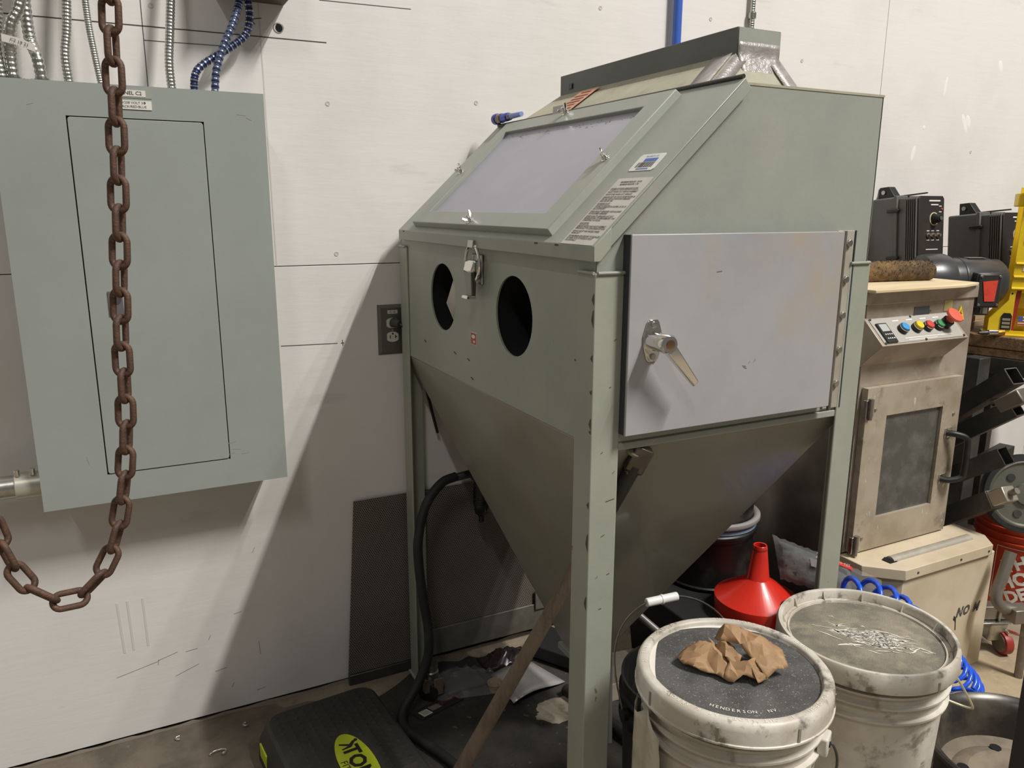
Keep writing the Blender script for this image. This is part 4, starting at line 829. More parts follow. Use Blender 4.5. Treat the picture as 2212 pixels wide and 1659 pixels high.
# door
dx0, dx1, dz0, dz1 = 1.838, 2.250, .414, .908; wx0, wx1, wz0, wz1 = 1.925, 2.172, .512, .822; dy = OY0-.024
d_ = MB(); d_.box((dx0,dy,dz0),(wx0,OY0-.004,dz1)); d_.box((wx1,dy,dz0),(dx1,OY0-.004,dz1)); d_.box((wx0,dy,dz0),(wx1,OY0-.004,wz0)); d_.box((wx0,dy,wz1),(wx1,OY0-.004,dz1))
dT = d_.build('door', STAINDOOR, mb_)
MB().box((wx0,dy+.010,wz0),(wx1,dy+.014,wz1)).build('door_glass', GLASSOLD, dT)
hn_ = MB().tube(spline([(2.200,dy,.735),(2.215,dy-.020,.735),(2.240,dy-.040,.725),(2.246,dy-.044,.70),(2.246,dy-.044,.62),(2.240,dy-.040,.598),(2.215,dy-.020,.588),(2.200,dy,.588)],6), .0095, 10).build('door_handle', BLACK, dT, smooth=60)
MB().box((2.195,dy-.004,.72),(2.225,dy,.75)).build('handle_foot', CHROME, dT, bevel=.001); MB().box((2.195,dy-.004,.573),(2.225,dy,.603)).build('handle_foot', CHROME, dT, bevel=.001)
for z_ in (.853,.445):
    h_ = MB().box((OX0-.004,dy-.012,z_-.026),(dx0+.016,dy,z_+.026)).build('hinge', ZINC, dT, bevel=.002)
    MB().cyl((dx0-.002,dy-.014,z_-.030),(dx0-.002,dy-.014,z_+.030),.007,n=12).build('hinge_pin', STEELGREY, dT)
    for k in (-1,1): MB().lathe([(.004,0),(.003,.003),(0,.003)], (dx0+.009,dy-.012,z_+k*.016), 10, (0,-1,0)).build('hinge_screw', ZINC, dT)
for x_, z_ in [(1.875,.845),(2.225,.792),(1.875,.455)]: MB().lathe([(.005,0),(.004,.003),(0,.003)], (x_,dy,z_), 12, (0,-1,0)).build('rivet', ZINC, dT)
# base
bs = thing('machine_base', 'dusty beige sheet metal base box with worn lettering', 'base', (2.08,1.39,0))
MB().prism([(1.905,1.318,0),(2.318,1.318,0),(2.325,1.335,0),(2.325,1.466,0),(1.835,1.466,0),(1.835,1.39,0)], (0,0,.378)).build('base_box', BEIGE, bs, bevel=.002)
MB().prism([(1.898,1.308,0),(2.288,1.308,0),(2.336,1.365,0),(2.336,1.467,0),(1.812,1.467,0),(1.812,1.385,0)], (0,0,.032)).build('base_lid', BEIGE, bs, bevel=.002).location.z = .377
rl = MB(); rl.tube([(1.915,1.375,.403),(2.27,1.375,.403)], .017, 16); rl.build('rolled_vent', M('dusty_galvanised_roll', (170,164,150), .5, .4, layers=[((190,184,168),20,.45,.62,.6)]), bs)
MB().prism([(1.895,1.357,.4105),(1.925,1.357,.4105),(1.915,1.393,.4105),(1.893,1.385,.4105)], (0,0,.0008)).build('vent_opening', DARKIN, bs)
for x_ in (1.95,2.14,2.27): MB().lathe([(.004,0),(.003,.002),(0,.002)], (x_,1.308,.392), 10, (0,-1,0)).build('screw', STEELDARK, bs)
for ch_, x_ in (('N',2.185),('O',2.216),('M',2.264)): MB().text(ch_, .042, (x_,1.3172,.205), (1,0,0), (.25,0,1), sx=.85, bold=.05).build('lettering', M('worn_black_lettering', (70,70,70), .6, layers=[((150,140,122),40,.5,.6,.8)]), bs, smooth=0)
MB().prism([(2.160,1.3174,.200),(2.170,1.3174,.192),(2.176,1.3174,.150),(2.172,1.3174,.148),(2.168,1.3174,.178),(2.157,1.3174,.188)], (0,.0006,0)).build('peeling_letter', INK, bs)
# board and brush on machine
tag(MB().prism([(1.80,1.425,1.177),(2.17,1.425,1.177),(2.280,1.455,1.177),(2.285,1.92,1.177),(1.80,1.92,1.177)], (0,0,.009)).build('cover_board', CREAMWOOD, None, bevel=.002), 'cream board lying on top of the stainless machine', 'board')
br = thing('bristle_brush', 'brown and charred cylindrical bristle brush lying on cream board', 'brush', (2.06,1.62,1.187))
rb = random.Random(4)
def brushmesh(x0_, x1_, R, seed):
    r2 = random.Random(seed); mb = MB(); nn, L_ = 40, 60
    prof_ = []
    vs = []
    for i in range(L_+1):
        u = i/L_
        for k in range(nn):
            a = 2*math.pi*k/nn; end = min(1, min(u, 1-u)*14)
            rr_ = R*(.72+.28*math.sqrt(end))*(1+r2.uniform(-.07,.07)); zz_ = rr_*math.sin(a); zz_ = max(zz_, -R*.8)
            vs.append(V((lerp(x0_,x1_,u), 1.640-.16*(lerp(x0_,x1_,u)-1.8)+rr_*math.cos(a), 1.187+R*.8+zz_)))
    fs = [(i*nn+k, (i+1)*nn+k, (i+1)*nn+(k+1)%nn, i*nn+(k+1)%nn)[::-1] for i in range(L_) for k in range(nn)]
    fs += [tuple(range(nn)), tuple(L_*nn+k for k in range(nn))[::-1]]
    return mb.add(vs, fs)
brushmesh(1.90, 2.215, .032, 1).build('bristle_roll', BRUSHM, br, smooth=80)
brushmesh(1.79, 1.905, .030, 2).build('charred_bristle_roll', BRUSHDK, br, smooth=80)
bl = MB(); r2 = random.Random(6)
for k in range(1500):
    x_ = r2.uniform(1.80,2.21); a = r2.uniform(-.3,3.4); c = V((x_,1.640-.16*(x_-1.8),1.187+.026)); d = V((r2.uniform(-.25,.25),math.cos(a),math.sin(a))).normalized(); e = c+d*.029; tip = c+d*r2.uniform(.034,.041); s = V((.0014,0,0))
    bl.add([e-s,e+s,tip],[(0,1,2)])
bo = bl.build('loose_bristle', BRUSHDK, br, smooth=0); bo['kind'] = 'stuff'

# ================================================================ WORKBENCH AREA (right)
BA = math.radians(-14)     # bench edge direction
def bfr(x, y, z=0): return MX.Translation((x,y,z)) @ MX.Rotation(BA*-1,4,'Z')
BF = bfr(2.70, 1.75)       # origin = a point on its left edge; local +Y goes away, +X right
BZ = .965
bn = thing('workbench', 'heavy wooden workbench with dark steel frame at right edge', 'workbench', (2.9,1.7,0))
for i in range(4):
    MB(BF).box((.002+.20*i,-.85,BZ-.045),(.198+.20*i,.30-.05*i,BZ)).build('top_plank', WOOD, bn, bevel=.004)
MB(BF).box((.004,-.85,BZ-.075),(.80,.28,BZ-.047)).build('lower_board', WOOD, bn, bevel=.003)
MB(BF).box((.0,-.85,BZ-.135),(.05,.28,BZ-.076)).build('steel_rail', STEELDARK, bn, bevel=.002); MB(BF).box((.70,-.85,BZ-.135),(.75,.15,BZ-.076)).build('steel_rail', STEELDARK, bn, bevel=.002)
for lx, ly in ((.03,.10),(.03,-.80),(.70,.10),(.70,-.80)):
    MB(BF).box((lx,ly,0),(lx+.06,ly+.06,BZ-.134)).build('leg', STEELDARK, bn, bevel=.003)
MB(BF).box((.03,.02,BZ-.165),(.09,.10,BZ-.133)).build('weld_gusset', STEELGREY, bn, bevel=.004)
MB(BF).box((.05,.0,.35),(.75,.06,.39)).build('cross_rail', STEELDARK, bn, bevel=.002)
for i in range(3):
    tag(MB(BF).box((-.01+.012*i,.02,BZ+.001+.024*i),(.14,.22,BZ+.023+.024*i)).build('wood_block', WOOD, None, bevel=.003), ['lowest board of the short stack under motor on workbench','middle board of the short stack under motor on workbench','top board of the short stack under motor on workbench'][i], 'board', 'short boards stacked on the workbench')
# motor
mc = V((2.612,1.728,1.150)); md_ = V((.90,-.43,0)).normalized(); ms = V((.43,.90,0)).normalized()
mo = thing('electric_motor', 'black electric motor with red label on its switch box', 'motor', V((mc.x,mc.y,1.037)))
MB().lathe([(0,-.155),(.085,-.155),(.094,-.150),(.097,-.12),(.097,-.08),(.090,-.062),(.080,-.058)][::1], mc, 40, md_).build('end_bell', MOTORM, mo, smooth=40)
MB().lathe([(.083,-.06),(.083,.075),(.079,.082),(.079,.11),(.070,.122),(.03,.126),(0,.126)], mc, 40, md_).build('motor_shell', MOTORM, mo, smooth=40)
MB().lathe([(.0835,-.03),(.0850,-.028),(.0850,-.024),(.0835,-.022)], mc, 40, md_).build('shell_band', MOTORM, mo)
bxc = mc-ms*.080+md_*.030+V((0,0,-.018))
MB().obox(bxc+ms*.010, md_*.042, ms*.034, V((0,0,.058))).build('switch_box', MOTORM, mo, bevel=.003)
cvp = MB().obox(bxc-ms*.026, md_*.038, ms*.003, V((0,0,.054))).build('switch_cover', M('dark_cover_plate', (60,58,56), .35, .4), mo, bevel=.003)
rr_ = [bxc-ms*.0295+md_*a+V((0,0,b)) for a,b in ((-.026,.030),(.024,.034),(.020,-.036),(-.014,-.036))]
MB().prism(rr_, -ms*.002).build('red_label', REDPAD, cvp)
for a in (-1,1):
    for b in (-1,1): MB().lathe([(.005,0),(.004,.003),(0,.003)], bxc-ms*.029+md_*.031*a+V((0,0,.047*b)), 10, -ms).build('cover_screw', ZINC, cvp)
MB().obox(mc+V((0,0,-.085)), md_*.07, ms*.06, V((0,0,.022))).build('motor_foot', MOTORM, mo, bevel=.003)
MB().cyl(bxc-ms*.01+V((0,0,-.058)), bxc-ms*.01+V((0,0,-.078)), .012, n=14).build('cable_gland', ZINC, mo)
MB().add([mc+V((0,0,.0838))+md_*.0-ms*.02,mc+V((0,0,.0838))+md_*.06-ms*.02,mc+V((0,0,.0845))+md_*.06+ms*.01,mc+V((0,0,.0845))+md_*.0+ms*.01],[(0,1,2,3)]).build('rating_plate', M('dull_rating_plate', (150,146,136), .4, .4), mo, smooth=0, solid=.001)
# controllers
def controller(label, x, y, z, txt=True):
    t = thing('motor_controller', label, 'controller', (x,y,z), 'charcoal motor controllers on the wall bench')
    W_, D_, H_ = .145, .215, .265      # x width, y depth (front at y), height
    fl = MX.Translation((x,y,z)) @ MX.Rotation(math.radians(-6),4,'X')
    MB(fl).box((0,.095,0),(W_,D_,H_)).build('rear_case', CTRL, t, bevel=.006)
    MB(fl).box((.004,.012,.008),(W_-.004,.093,H_-.008)).build('front_case', CTRL, t, bevel=.004)
    MB(fl).box((-.004,.086,-.004),(W_+.004,.100,H_+.004)).build('case_flange', CTRL, t, bevel=.003)
    for i in range(6): MB(fl).box((-.003,.010+.008*i,.010),(.004,.013+.008*i,H_-.010)).build('cooling_fin', CTRL, t)
    for zz_ in (.045,.215): MB(fl).box((-.012,.075,zz_-.006),(-.001,.125,zz_+.006)).build('clasp', BLACK, t, bevel=.003)
    fcp = MB(fl).prism([(.012,.010,.006),(W_-.012,.010,.006),(W_-.004,.010,.016),(W_-.004,.010,H_-.016),(W_-.012,.010,H_-.006),(.012,.010,H_-.006),(.004,.010,H_-.016),(.004,.010,.016)], (0,-.006,0)).build('control_face', CTRLFACE, t, bevel=.001)
    MB(fl).lathe([(.0235,0),(.0235,.002),(.020,.002),(.020,0)], (.085,.004,.178), 24, (0,-1,0)).build('dial_scale', M('cream_dial', (206,196,160), .4), t)
    MB(fl).lathe([(.018,0),(.015,.018),(.012,.026),(.0085,.026),(.0085,.028),(0,.028)], (.085,.003,.178), 24, (0,-1,0)).build('knob', BLACK, t)
    MB(fl).lathe([(.0075,.0285),(.0075,.030),(0,.030)], (.085,.003,.178), 20, (0,-1,0)).build('knob_cap', CHROME, t)
    for xx_ in (.055,.080,.108): MB(fl).lathe([(.009,0),(.009,.004),(.006,.005),(.005,.013),(0,.013)], (xx_,.004,.120), 14, (0,-1,0)).build('toggle_switch', STEELGREY, t)
    MB(fl).lathe([(.010,0),(.009,.008),(0,.008)], (.115,.004,.045), 14, (0,-1,0)).build('fuse_cap', BLACK, t)
    MB(fl).lathe([(.004,0),(.003,.003),(0,.003)], (.128,.004,.213), 10, (0,-1,0)).build('red_lamp', BTNRED, t)
    MB(fl).box((.045,.0032,.016),(.092,.0042,.028)).build('orange_badge', M('orange_badge', (226,96,66), .5), t); MB(fl).box((.040,.0030,.016),(.046,.0042,.028)).build('white_badge', WHITELAB, t)
    for x0_, x1_, zz_, hh in [(.058,.118,.242,.005),(.068,.108,.228,.004),(.112,.126,.223,.003),(.112,.126,.203,.003),(.048,.062,.136,.003),(.073,.087,.136,.003),(.101,.115,.136,.003),(.048,.062,.103,.003),(.073,.087,.103,.003),(.101,.115,.103,.003),(.045,.110,.070,.003)]:
        MB(fl).box((x0_,.0030,zz_-hh/2),(x1_,.0041,zz_+hh/2)).build('printed_bar', WHITEPRINT, fcp)
    MB(fl).prism([(.045,.13,H_),(.045,.20,H_),(.045,.20,H_+.045),(.045,.16,H_+.045)], (.035,0,0)).build('top_bracket', BLACK, t, bevel=.002)
    MB(fl).cyl((.040,.18,H_+.025),(.086,.18,H_+.025),.008,n=12).build('bracket_bolt', ZINC, t)
    MB(fl).box((.055,.012,H_+.003),(.062,.13,H_+.008)).build('top_rail', STEELDARK, t)
    MB(fl).box((.03,.15,-.065),(.08,.19,0)).build('lower_bracket', BLACK, t, bevel=.003); MB(fl).box((.05,.045,-.05),(.075,.075,0)).build('lower_bracket', BLACK, t, bevel=.003)
    MB().box((x+.03,y+.16,z-.10),(x+.08,WY,z-.045)).build('wall_arm', STEELDARK, t, bevel=.003)
    return t
controller('charcoal motor controller with large knob above the bristle brush', 2.562, 1.866, 1.185)
controller('charcoal motor controller partly hidden by yellow press frame', 2.865, 1.745, 1.128)
# yellow press
YP = V((2.740,1.655,BZ)); yf = bfr(YP.x, YP.y, YP.z)
yp = thing('bench_press', 'yellow painted steel press frame bolted to the workbench', 'press', YP)
yfm = MX.Translation(YP) @ MX.Rotation(math.radians(-50),4,'Z')
chk = MB(yfm)
def yq(pts_, y0_=0.): chk.prism([(a,y0_,b) for a,b in pts_], (0,.010,0))
yq([(-.036,0),(.034,0),(.034,.160),(.018,.160),(.016,.125),(-.036,.058)]); yq([(.034,0),(.14,0),(.14,.018),(.034,.018)]); yq([(.14,0),(.22,0),(.22,.160),(.14,.160)]); yq([(.018,.160),(.22,.160),(.22,.505),(.022,.505)])
chk.build('cheek_plate', YELLOWPAINT, yp)
MB(yfm).prism([(-.036,.090,0),(.22,.090,0),(.22,.090,.505),(.022,.090,.505),(.016,.090,.125),(-.036,.090,.058)], (0,.010,0)).build('cheek_plate', YELLOWPAINT, yp)
MB(yfm).box((-.045,-.012,0),(.23,.112,.007)).build('base_plate', YELLOWPAINT, yp, bevel=.002)
MB(yfm).box((.004,.010,.440),(.024,.090,.485)).build('spacer', YELLOWPAINT, yp, bevel=.004)
MB(yfm).box((.036,.030,.095),(.20,.075,.150)).build('ram_block', YELLOWPAINT, yp, bevel=.004)
MB(yfm).lathe([(.021,0),(.021,.003),(.0165,.003),(.0165,.015),(.010,.017),(.010,.024),(0,.025)], (.052,0,.466), 18, (0,-1,0)).build('bolt', ZINC, yp)
for a,b,l in [(.022,.250,.040),(.020,.205,.040),(.018,.165,.042)]:
    MB(yfm).tube([(a,-.002,b),(a+l,-.002,b)], .0050, 8).build('weld_bead', YELLOWPAINT, yp)
MB(yfm).tube([(.046,-.002,.330),(.050,-.002,.375)], .0050, 8).build('weld_bead', YELLOWPAINT, yp)
MB(yfm).cyl((.024,-.0006,.148),(.024,.001,.148),.003,n=10).build('drilled_hole', DARKIN, yp)
MB(yfm).hexa([(.030,.012,.007),(.042,.012,.007),(.042,.022,.007),(.030,.022,.007)],[(.040,.012,.158),(.052,.012,.158),(.052,.022,.158),(.040,.022,.158)]).build('red_lever', M('dull_red_lever', (150,40,38), .45), yp)
pl = MB(yfm).prism([(.000,-.0005,.022),(.032,-.0005,.022),(.032,-.0005,.070),(.026,-.0005,.080),(.006,-.0005,.080),(.000,-.0005,.070)], (0,-.002,0)).build('data_plate', BLACK, yp)
for k in range(3): MB(yfm).box((.004,-.0036,.028+.013*k),(.028,-.0022,.036+.013*k)).build('plate_line', M('plate_silver', (168,160,136), .4, .4), pl)
MB(yfm).box((.056,.028,.035),(.090,.030,.068)).build('flag_sticker', WHITELAB, yp); MB(yfm).box((.056,.0272,.051),(.070,.0282,.068)).build('flag_canton', BLUEINK, yp)
for k in range(3): MB(yfm).box((.056,.0274,.037+.010*k),(.090,.0282,.042+.010*k)).build('flag_stripe', REDLAB, yp)
bs_ = MB(yfm).box((.044,-.0015,.225),(.105,-.0002,.250)).build('asset_sticker', WHITELAB, yp)
MB(yfm).box((.054,-.0022,.241),(.100,-.0014,.249)).build('blue_strip', BLUEINK, bs_); k = .048; bb = MB(yfm)
while k < .10: bb.box((k,-.0022,.227),(k+.003,-.0014,.239)); k += .0065
bb.build('barcode', INK, bs_)
# brass fitting on bench
t = thing('brass_fitting', 'small brass and steel fitting lying on workbench edge', 'fitting', (2.70,1.64,BZ))
a_ = V((2.69,1.665,BZ+.012)); b_ = V((1,-.45,0)).normalized()
MB().cyl(a_-b_*.03, a_, .004, .008, n=12).build('steel_tip', STEELDARK, t); MB().cyl(a_, a_+b_*.035, .011, n=16).build('steel_body', CHROME, t, bevel=.002); MB().cyl(a_+b_*.035, a_+b_*.06, .010, n=6).build('brass_nut', BRASS, t, bevel=.001)

# ---- tooling arms on rack
rk = thing('arm_rack', 'dark steel rack post holding square tooling arms beside bench', 'rack', (2.62,1.66,0))
MB().box((2.60,1.62,0),(2.66,1.68,.90)).build('post', STEELDARK, rk, bevel=.003); MB().box((2.68,1.66,0),(2.72,1.70,.88)).build('post', M('dark_red_post', (74,46,40), .6), rk, bevel=.003)
MB().box((2.50,1.62,0),(2.73,1.70,.03)).build('rack_foot', STEELDARK, rk, bevel=.003)
ARMS = [(tuple(V((2.447,1.604,0.723))),tuple(V((2.433,1.403,0.898))),'highest square steel tooling arm with open end','open'),(tuple(V((2.406,1.581,0.644))),tuple(V((2.428,1.382,0.804))),'second highest square steel tooling arm with clamp block','clamp'),
        (tuple(V((2.343,1.539,0.532))),tuple(V((2.364,1.355,0.665))),'third square steel tooling arm with open end','open'),(tuple(V((2.389,1.528,0.400))),tuple(V((2.363,1.366,0.523))),'lowest square steel tooling arm with bolted steel block','block')]
for a, b, lab, kind in ARMS:
    a, b = V(a), V(b); d = (b-a).normalized(); sdv = d.cross(V((0,0,1))).normalized(); up = sdv.cross(d).normalized(); h = .028; w_ = .003
    t = thing('tooling_arm', lab, 'steel arm', a, 'square tooling arms on the rack')
    tb = MB(); L_ = (b-a).length/2; c = (a+b)/2
    tb.obox(c+up*(h-w_/2), d*L_, sdv*h, up*(w_/2)); tb.obox(c-up*(h-w_/2), d*L_, sdv*h, up*(w_/2)); tb.obox(c+sdv*(h-w_/2), d*L_, up*(h-w_), sdv*(w_/2)); tb.obox(c-sdv*(h-w_/2), d*L_, up*(h-w_), sdv*(w_/2))
    tb.build('square_tube', STEELDARK, t)
    MB().obox(a+d*.06, d*.01, sdv*(h-w_), up*(h-w_)).build('inner_stop', DARKIN, t)
    e = MB(); ww = .0016
    for s in (-1,1): e.obox(b+up*s*(h-ww), d*.0012, sdv*h, up*ww); e.obox(b+sdv*s*(h-ww), d*.0012, up*h, sdv*ww)
    e.build('cut_edge', ZINC, t)
    if kind == 'clamp':
        bk = MB().obox(b+d*.005+up*.022, d*.040, sdv*.034, up*.022).build('clamp_block', STEELGREY, t, bevel=.004)
        MB().cyl(b-d*.055-sdv*.0+up*.044, b+d*.0+up*.030, .011, n=16).build('clamp_pin', STEELGREY, bk)
    if kind == 'block':
        bk = MB().obox(b+d*.022, d*.036, sdv*.024, up*.024).build('steel_block', M('bright_machined_steel', (176,168,152), .35, .7), t, bevel=.003)
        MB().cyl(b+d*.015+sdv*-.024, b+d*.015+sdv*-.034, .010, n=6).build('bolt_head', STEELGREY, bk, bevel=.002)
        MB().cyl(b+d*.015+sdv*-.0235, b+d*.015+sdv*-.026, .016, n=20).build('washer', ZINC, bk)
        MB().cyl(b+d*.055, b+d*.085, .010, n=12).build('axle', STEELGREY, bk)
WC = V((2.484,1.351,0.525)); WC = V((round(WC.x,3),round(WC.y,3),round(WC.z,3)))
t = thing('contact_wheel', 'grey contact wheel with black rubber tread behind lowest arm', 'wheel', WC)
wn_ = V((-.62,-.75,.22)).normalized()
MB().lathe([(.10,-.022),(.120,-.020),(.1235,-.012),(.1235,.012),(.120,.020),(.106,.021)], WC, 56, wn_).build('rubber_tread', RUBBER, t, smooth=40)
MB().lathe([(.107,.019),(.100,.021),(.094,.014),(.035,.014),(.032,.024),(.014,.026),(0,.026)], WC, 56, wn_).build('wheel_hub', M('olive_grey_hub', (118,118,106), .35, .5), t, smooth=40)
for k in range(3):
    a_ = wn_.orthogonal().normalized(); b_ = wn_.cross(a_); p = WC+wn_*.0145+(a_*math.cos(k*2.1+.5)+b_*math.sin(k*2.1+.5))*.066
    MB().cyl(p, p+wn_*.003, .012, n=16).build('hub_plug', STEELDARK, t)
# orange bucket
OB = V((2.80,1.512,0))
t = bucket('orange bucket with white printed lettering on floor below bench', OB, ORANGEB, rot=.4, ears=False)
pr = MB()
def obw(ang0, z0_, tilt):
    def f(x_, y_):
        xx_, yy_ = x_*math.cos(tilt)-y_*math.sin(tilt), x_*math.sin(tilt)+y_*math.cos(tilt)
        r_ = .1352+.0056*(z0_+yy_-.12)/.135*1.0+.0012; a = ang0+xx_/r_
        return OB+V((r_*math.cos(a), r_*math.sin(a), z0_+yy_))
    return f
A0 = math.radians(-137)
for s_, sz, off in (('THE',.062,.055),('HOME',.066,.0),('DEPOT',.060,-.055)):
    pr.text(s_, sz, (0,0,0), (1,0,0), (0,0,1), warp=(lambda o_: (lambda x_,y_: obw(A0,.155,.48)(x_,y_+o_)))(off), sx=.9, bold=.045)
pr.build('lettering', WHITEPRINT, t, smooth=0)
bd_ = MB()
for s0_, s1_ in (((-.10,.10),(.10,.10)),((.10,.10),(.10,-.10)),((.10,-.10),(-.10,-.10)),((-.10,-.10),(-.10,.10))):
    n_ = 10
    for i in range(n_):
        ua, ub = i/n_, (i+1)/n_; p_, q_2 = (lerp(s0_[0],s1_[0],ua),lerp(s0_[1],s1_[1],ua)), (lerp(s0_[0],s1_[0],ub),lerp(s0_[1],s1_[1],ub))
        dx_, dz_ = (.0012 if s0_[0]==s1_[0] else 0), (.0012 if s0_[1]==s1_[1] else 0); W0 = obw(A0,.155,0.)
        bd_.add([W0(p_[0]-dx_,p_[1]-dz_),W0(q_2[0]-dx_,q_2[1]-dz_),W0(q_2[0]+dx_,q_2[1]+dz_),W0(p_[0]+dx_,p_[1]+dz_)],[(0,1,2,3)])
bd_.build('printed_border', WHITEPRINT, t, smooth=0)
# bent pipe handle and square tube cart foot with caster
t = thing('bent_pipe', 'bent grey steel pipe standing before the orange bucket', 'pipe', (2.50,1.30,0))
BP = [V((2.312,1.268,0.398)),V((2.285,1.265,0.333)),V((2.260,1.262,0.271)),V((2.271,1.247,0.236)),V((2.314,1.222,0.222)),V((2.350,1.186,0.197))]
MB().tube(spline([V([round(c,3) for c in p]) for p in BP],8), .0165, 16).build('pipe', STEELGREY, t, smooth=60)
e_ = V([round(c,3) for c in BP[4]]); MB().obox(e_+V((0,0,-.004)), V((.03,-.01,0)), V((.008,.024,0)), V((0,0,.022))).build('clamp_bracket', STEELGREY, t, bevel=.003)
MB().cyl(e_+V((.03,-.01,-.02)), V((e_.x+.035,e_.y-.01,0)), .012, n=12).build('upright', STEELGREY, t)
t = thing('caster_frame', 'square steel tube with red braked caster beside beige base', 'caster frame', (2.40,1.30,0))
MB().obox((2.425,1.357,.135), V((.056,-.027,0)), V((.008,.020,0)), V((0,0,.022))).build('square_tube', STEELGREY, t, bevel=.002)
MB().obox((2.481,1.3295,.135), V((.0006,-.0003,0)), V((.0065,.0165,0)), V((0,0,.018))).build('tube_opening', DARKIN, t)
ub = [V((2.43,1.354,.135))+V((.43,.90,0)).normalized()*(.026*math.cos(a))+V((0,0,1))*(.030*math.sin(a)) for a in [math.pi*k/14 for k in range(15)]]
MB().tube([ub[0]+V((0,0,-.03))]+ub+[ub[-1]+V((0,0,-.03))], .004, 8).build('u_bolt', ZINC, t)
MB().obox((2.415,1.36,.108), V((.045,-.02,0)), V((.015,.034,0)), V((0,0,.003))).build('caster_plate', ZINC, t, bevel=.001)
MB().hexa([(2.385,1.335,.045),(2.425,1.317,.045),(2.437,1.347,.045),(2.397,1.365,.045)],[(2.385,1.335,.105),(2.440,1.310,.105),(2.455,1.343,.105),(2.397,1.365,.105)]).build('caster_fork', ZINC, t, bevel=.004)
MB().hexa([(2.425,1.300,.070),(2.480,1.280,.058),(2.490,1.305,.058),(2.437,1.33,.070)],[(2.425,1.300,.085),(2.475,1.282,.066),(2.485,1.307,.066),(2.437,1.33,.085)]).build('brake_pedal', CHROME, t, bevel=.002)
MB().lathe([(.030,-.014),(.037,-.012),(.038,0),(.037,.012),(.030,.014)], (2.435,1.318,.038), 32, (.93,-.37,0)).build('caster_tread', REDCAST, t, smooth=50)
MB().lathe([(0,-.015),(.030,-.015),(.030,.015),(0,.015)], (2.435,1.318,.038), 24, (.93,-.37,0)).build('caster_core', STEELGREY, t)
# car wheel
WH = V((1.755,.865,0)); t = thing('car_wheel', 'bare black steel car wheel lying flat on the floor', 'wheel', WH)
MB().lathe([(.185,0),(.205,.0),(.210,.006),(.206,.014),(.194,.018),(.182,.030),(.176,.06),(.176,.13),(.186,.165),(.198,.180),(.210,.186),(.2125,.196),(.207,.200),(.198,.196),(.188,.186),(.180,.170),(.170,.135),(.166,.115),(.168,.06),(.178,.02),(.185,0)], WH, 72).build('rim', WHEELM, t, smooth=40)
dk = MB(); nn = 40
dk.lathe([(.170,.108),(.160,.098),(.140,.094),(.125,.104),(.105,.108),(.075,.086),(.040,.084),(.036,.080),(.036,.050),(.170,.09)], WH, 64)
dk.build('disc', WHEELDUST, t, smooth=40)
for k in range(5):
    a = k*2*math.pi/5+.4; p = WH+V((.056*math.cos(a),.056*math.sin(a),.0852)); MB().cyl(p, p+V((0,0,.0012)), .0085, n=16).build('bolt_hole', DARKIN, t)
    a += .6; p = WH+V((.116*math.cos(a),.116*math.sin(a),.1070)); MB().cyl(p, p+V((0,0,.0022)), .013, n=16).build('vent_hole', DARKIN, t)
MB().cyl(WH+V((0,0,.070)), WH+V((0,0,.083)), .034, n=24).build('centre_bore', DARKIN, t)
r3 = random.Random(14)
for a, sz, lab in ((158,.030,'large triangular grey metal scrap inside the black car wheel'),(186,.016,'smaller dark metal scrap inside the black car wheel')):
    a = math.radians(a); p = WH+V((.135*math.cos(a),.135*math.sin(a),.112))
    tag(MB().prism([p+V((sz,0,0)),p+V((-sz*.4,sz*.8,.004)),p+V((-sz*.6,-sz*.7,.002))], (0,0,.004)).build('metal_scrap', STEELGREY), lab, 'scrap', 'scraps inside the car wheel')
t = thing('dark_post', 'dark brown steel post at lower right edge of frame', 'post', (1.225,.583,0))
MB().box((1.197,.555,0),(1.255,.611,.95)).build('post', DKBROWN, t, bevel=.002); MB().box((1.17,.53,0),(1.28,.635,.006)).build('base_plate', DKBROWN, t)

# ================================================================ UNDER / LEFT OF THE CABINET
# leaning perforated screen
sp = thing('perforated_screen', 'dark perforated metal screen leaning on wall behind cabinet', 'metal screen', (.86,2.085,0))
MB().hexa([(.505,2.078,.035),(1.22,2.078,.035),(1.22,2.084,.035),(.505,2.084,.035)],[(.545,2.086,.574),(1.22,2.086,.574),(1.22,2.092,.574),(.545,2.092,.574)]).build('perforated_sheet', PERF, sp)
MB().box((.735,2.0725,.030),(1.22,2.0775,.118)).build('bottom_rail', M('worn_grey_rail', (122,120,110), .45, .3, layers=[((92,88,78),8,.45,.62,.7)]), sp, bevel=.002)
MB().box((.505,2.0725,.0),(.735,2.088,.034)).build('lower_edge', STEELDARK, sp, bevel=.003)
MB().box((1.13,2.066,.10),(1.19,2.072,.17)).build('corner_bracket', MATS['worn_grey_rail'], sp, bevel=.002)
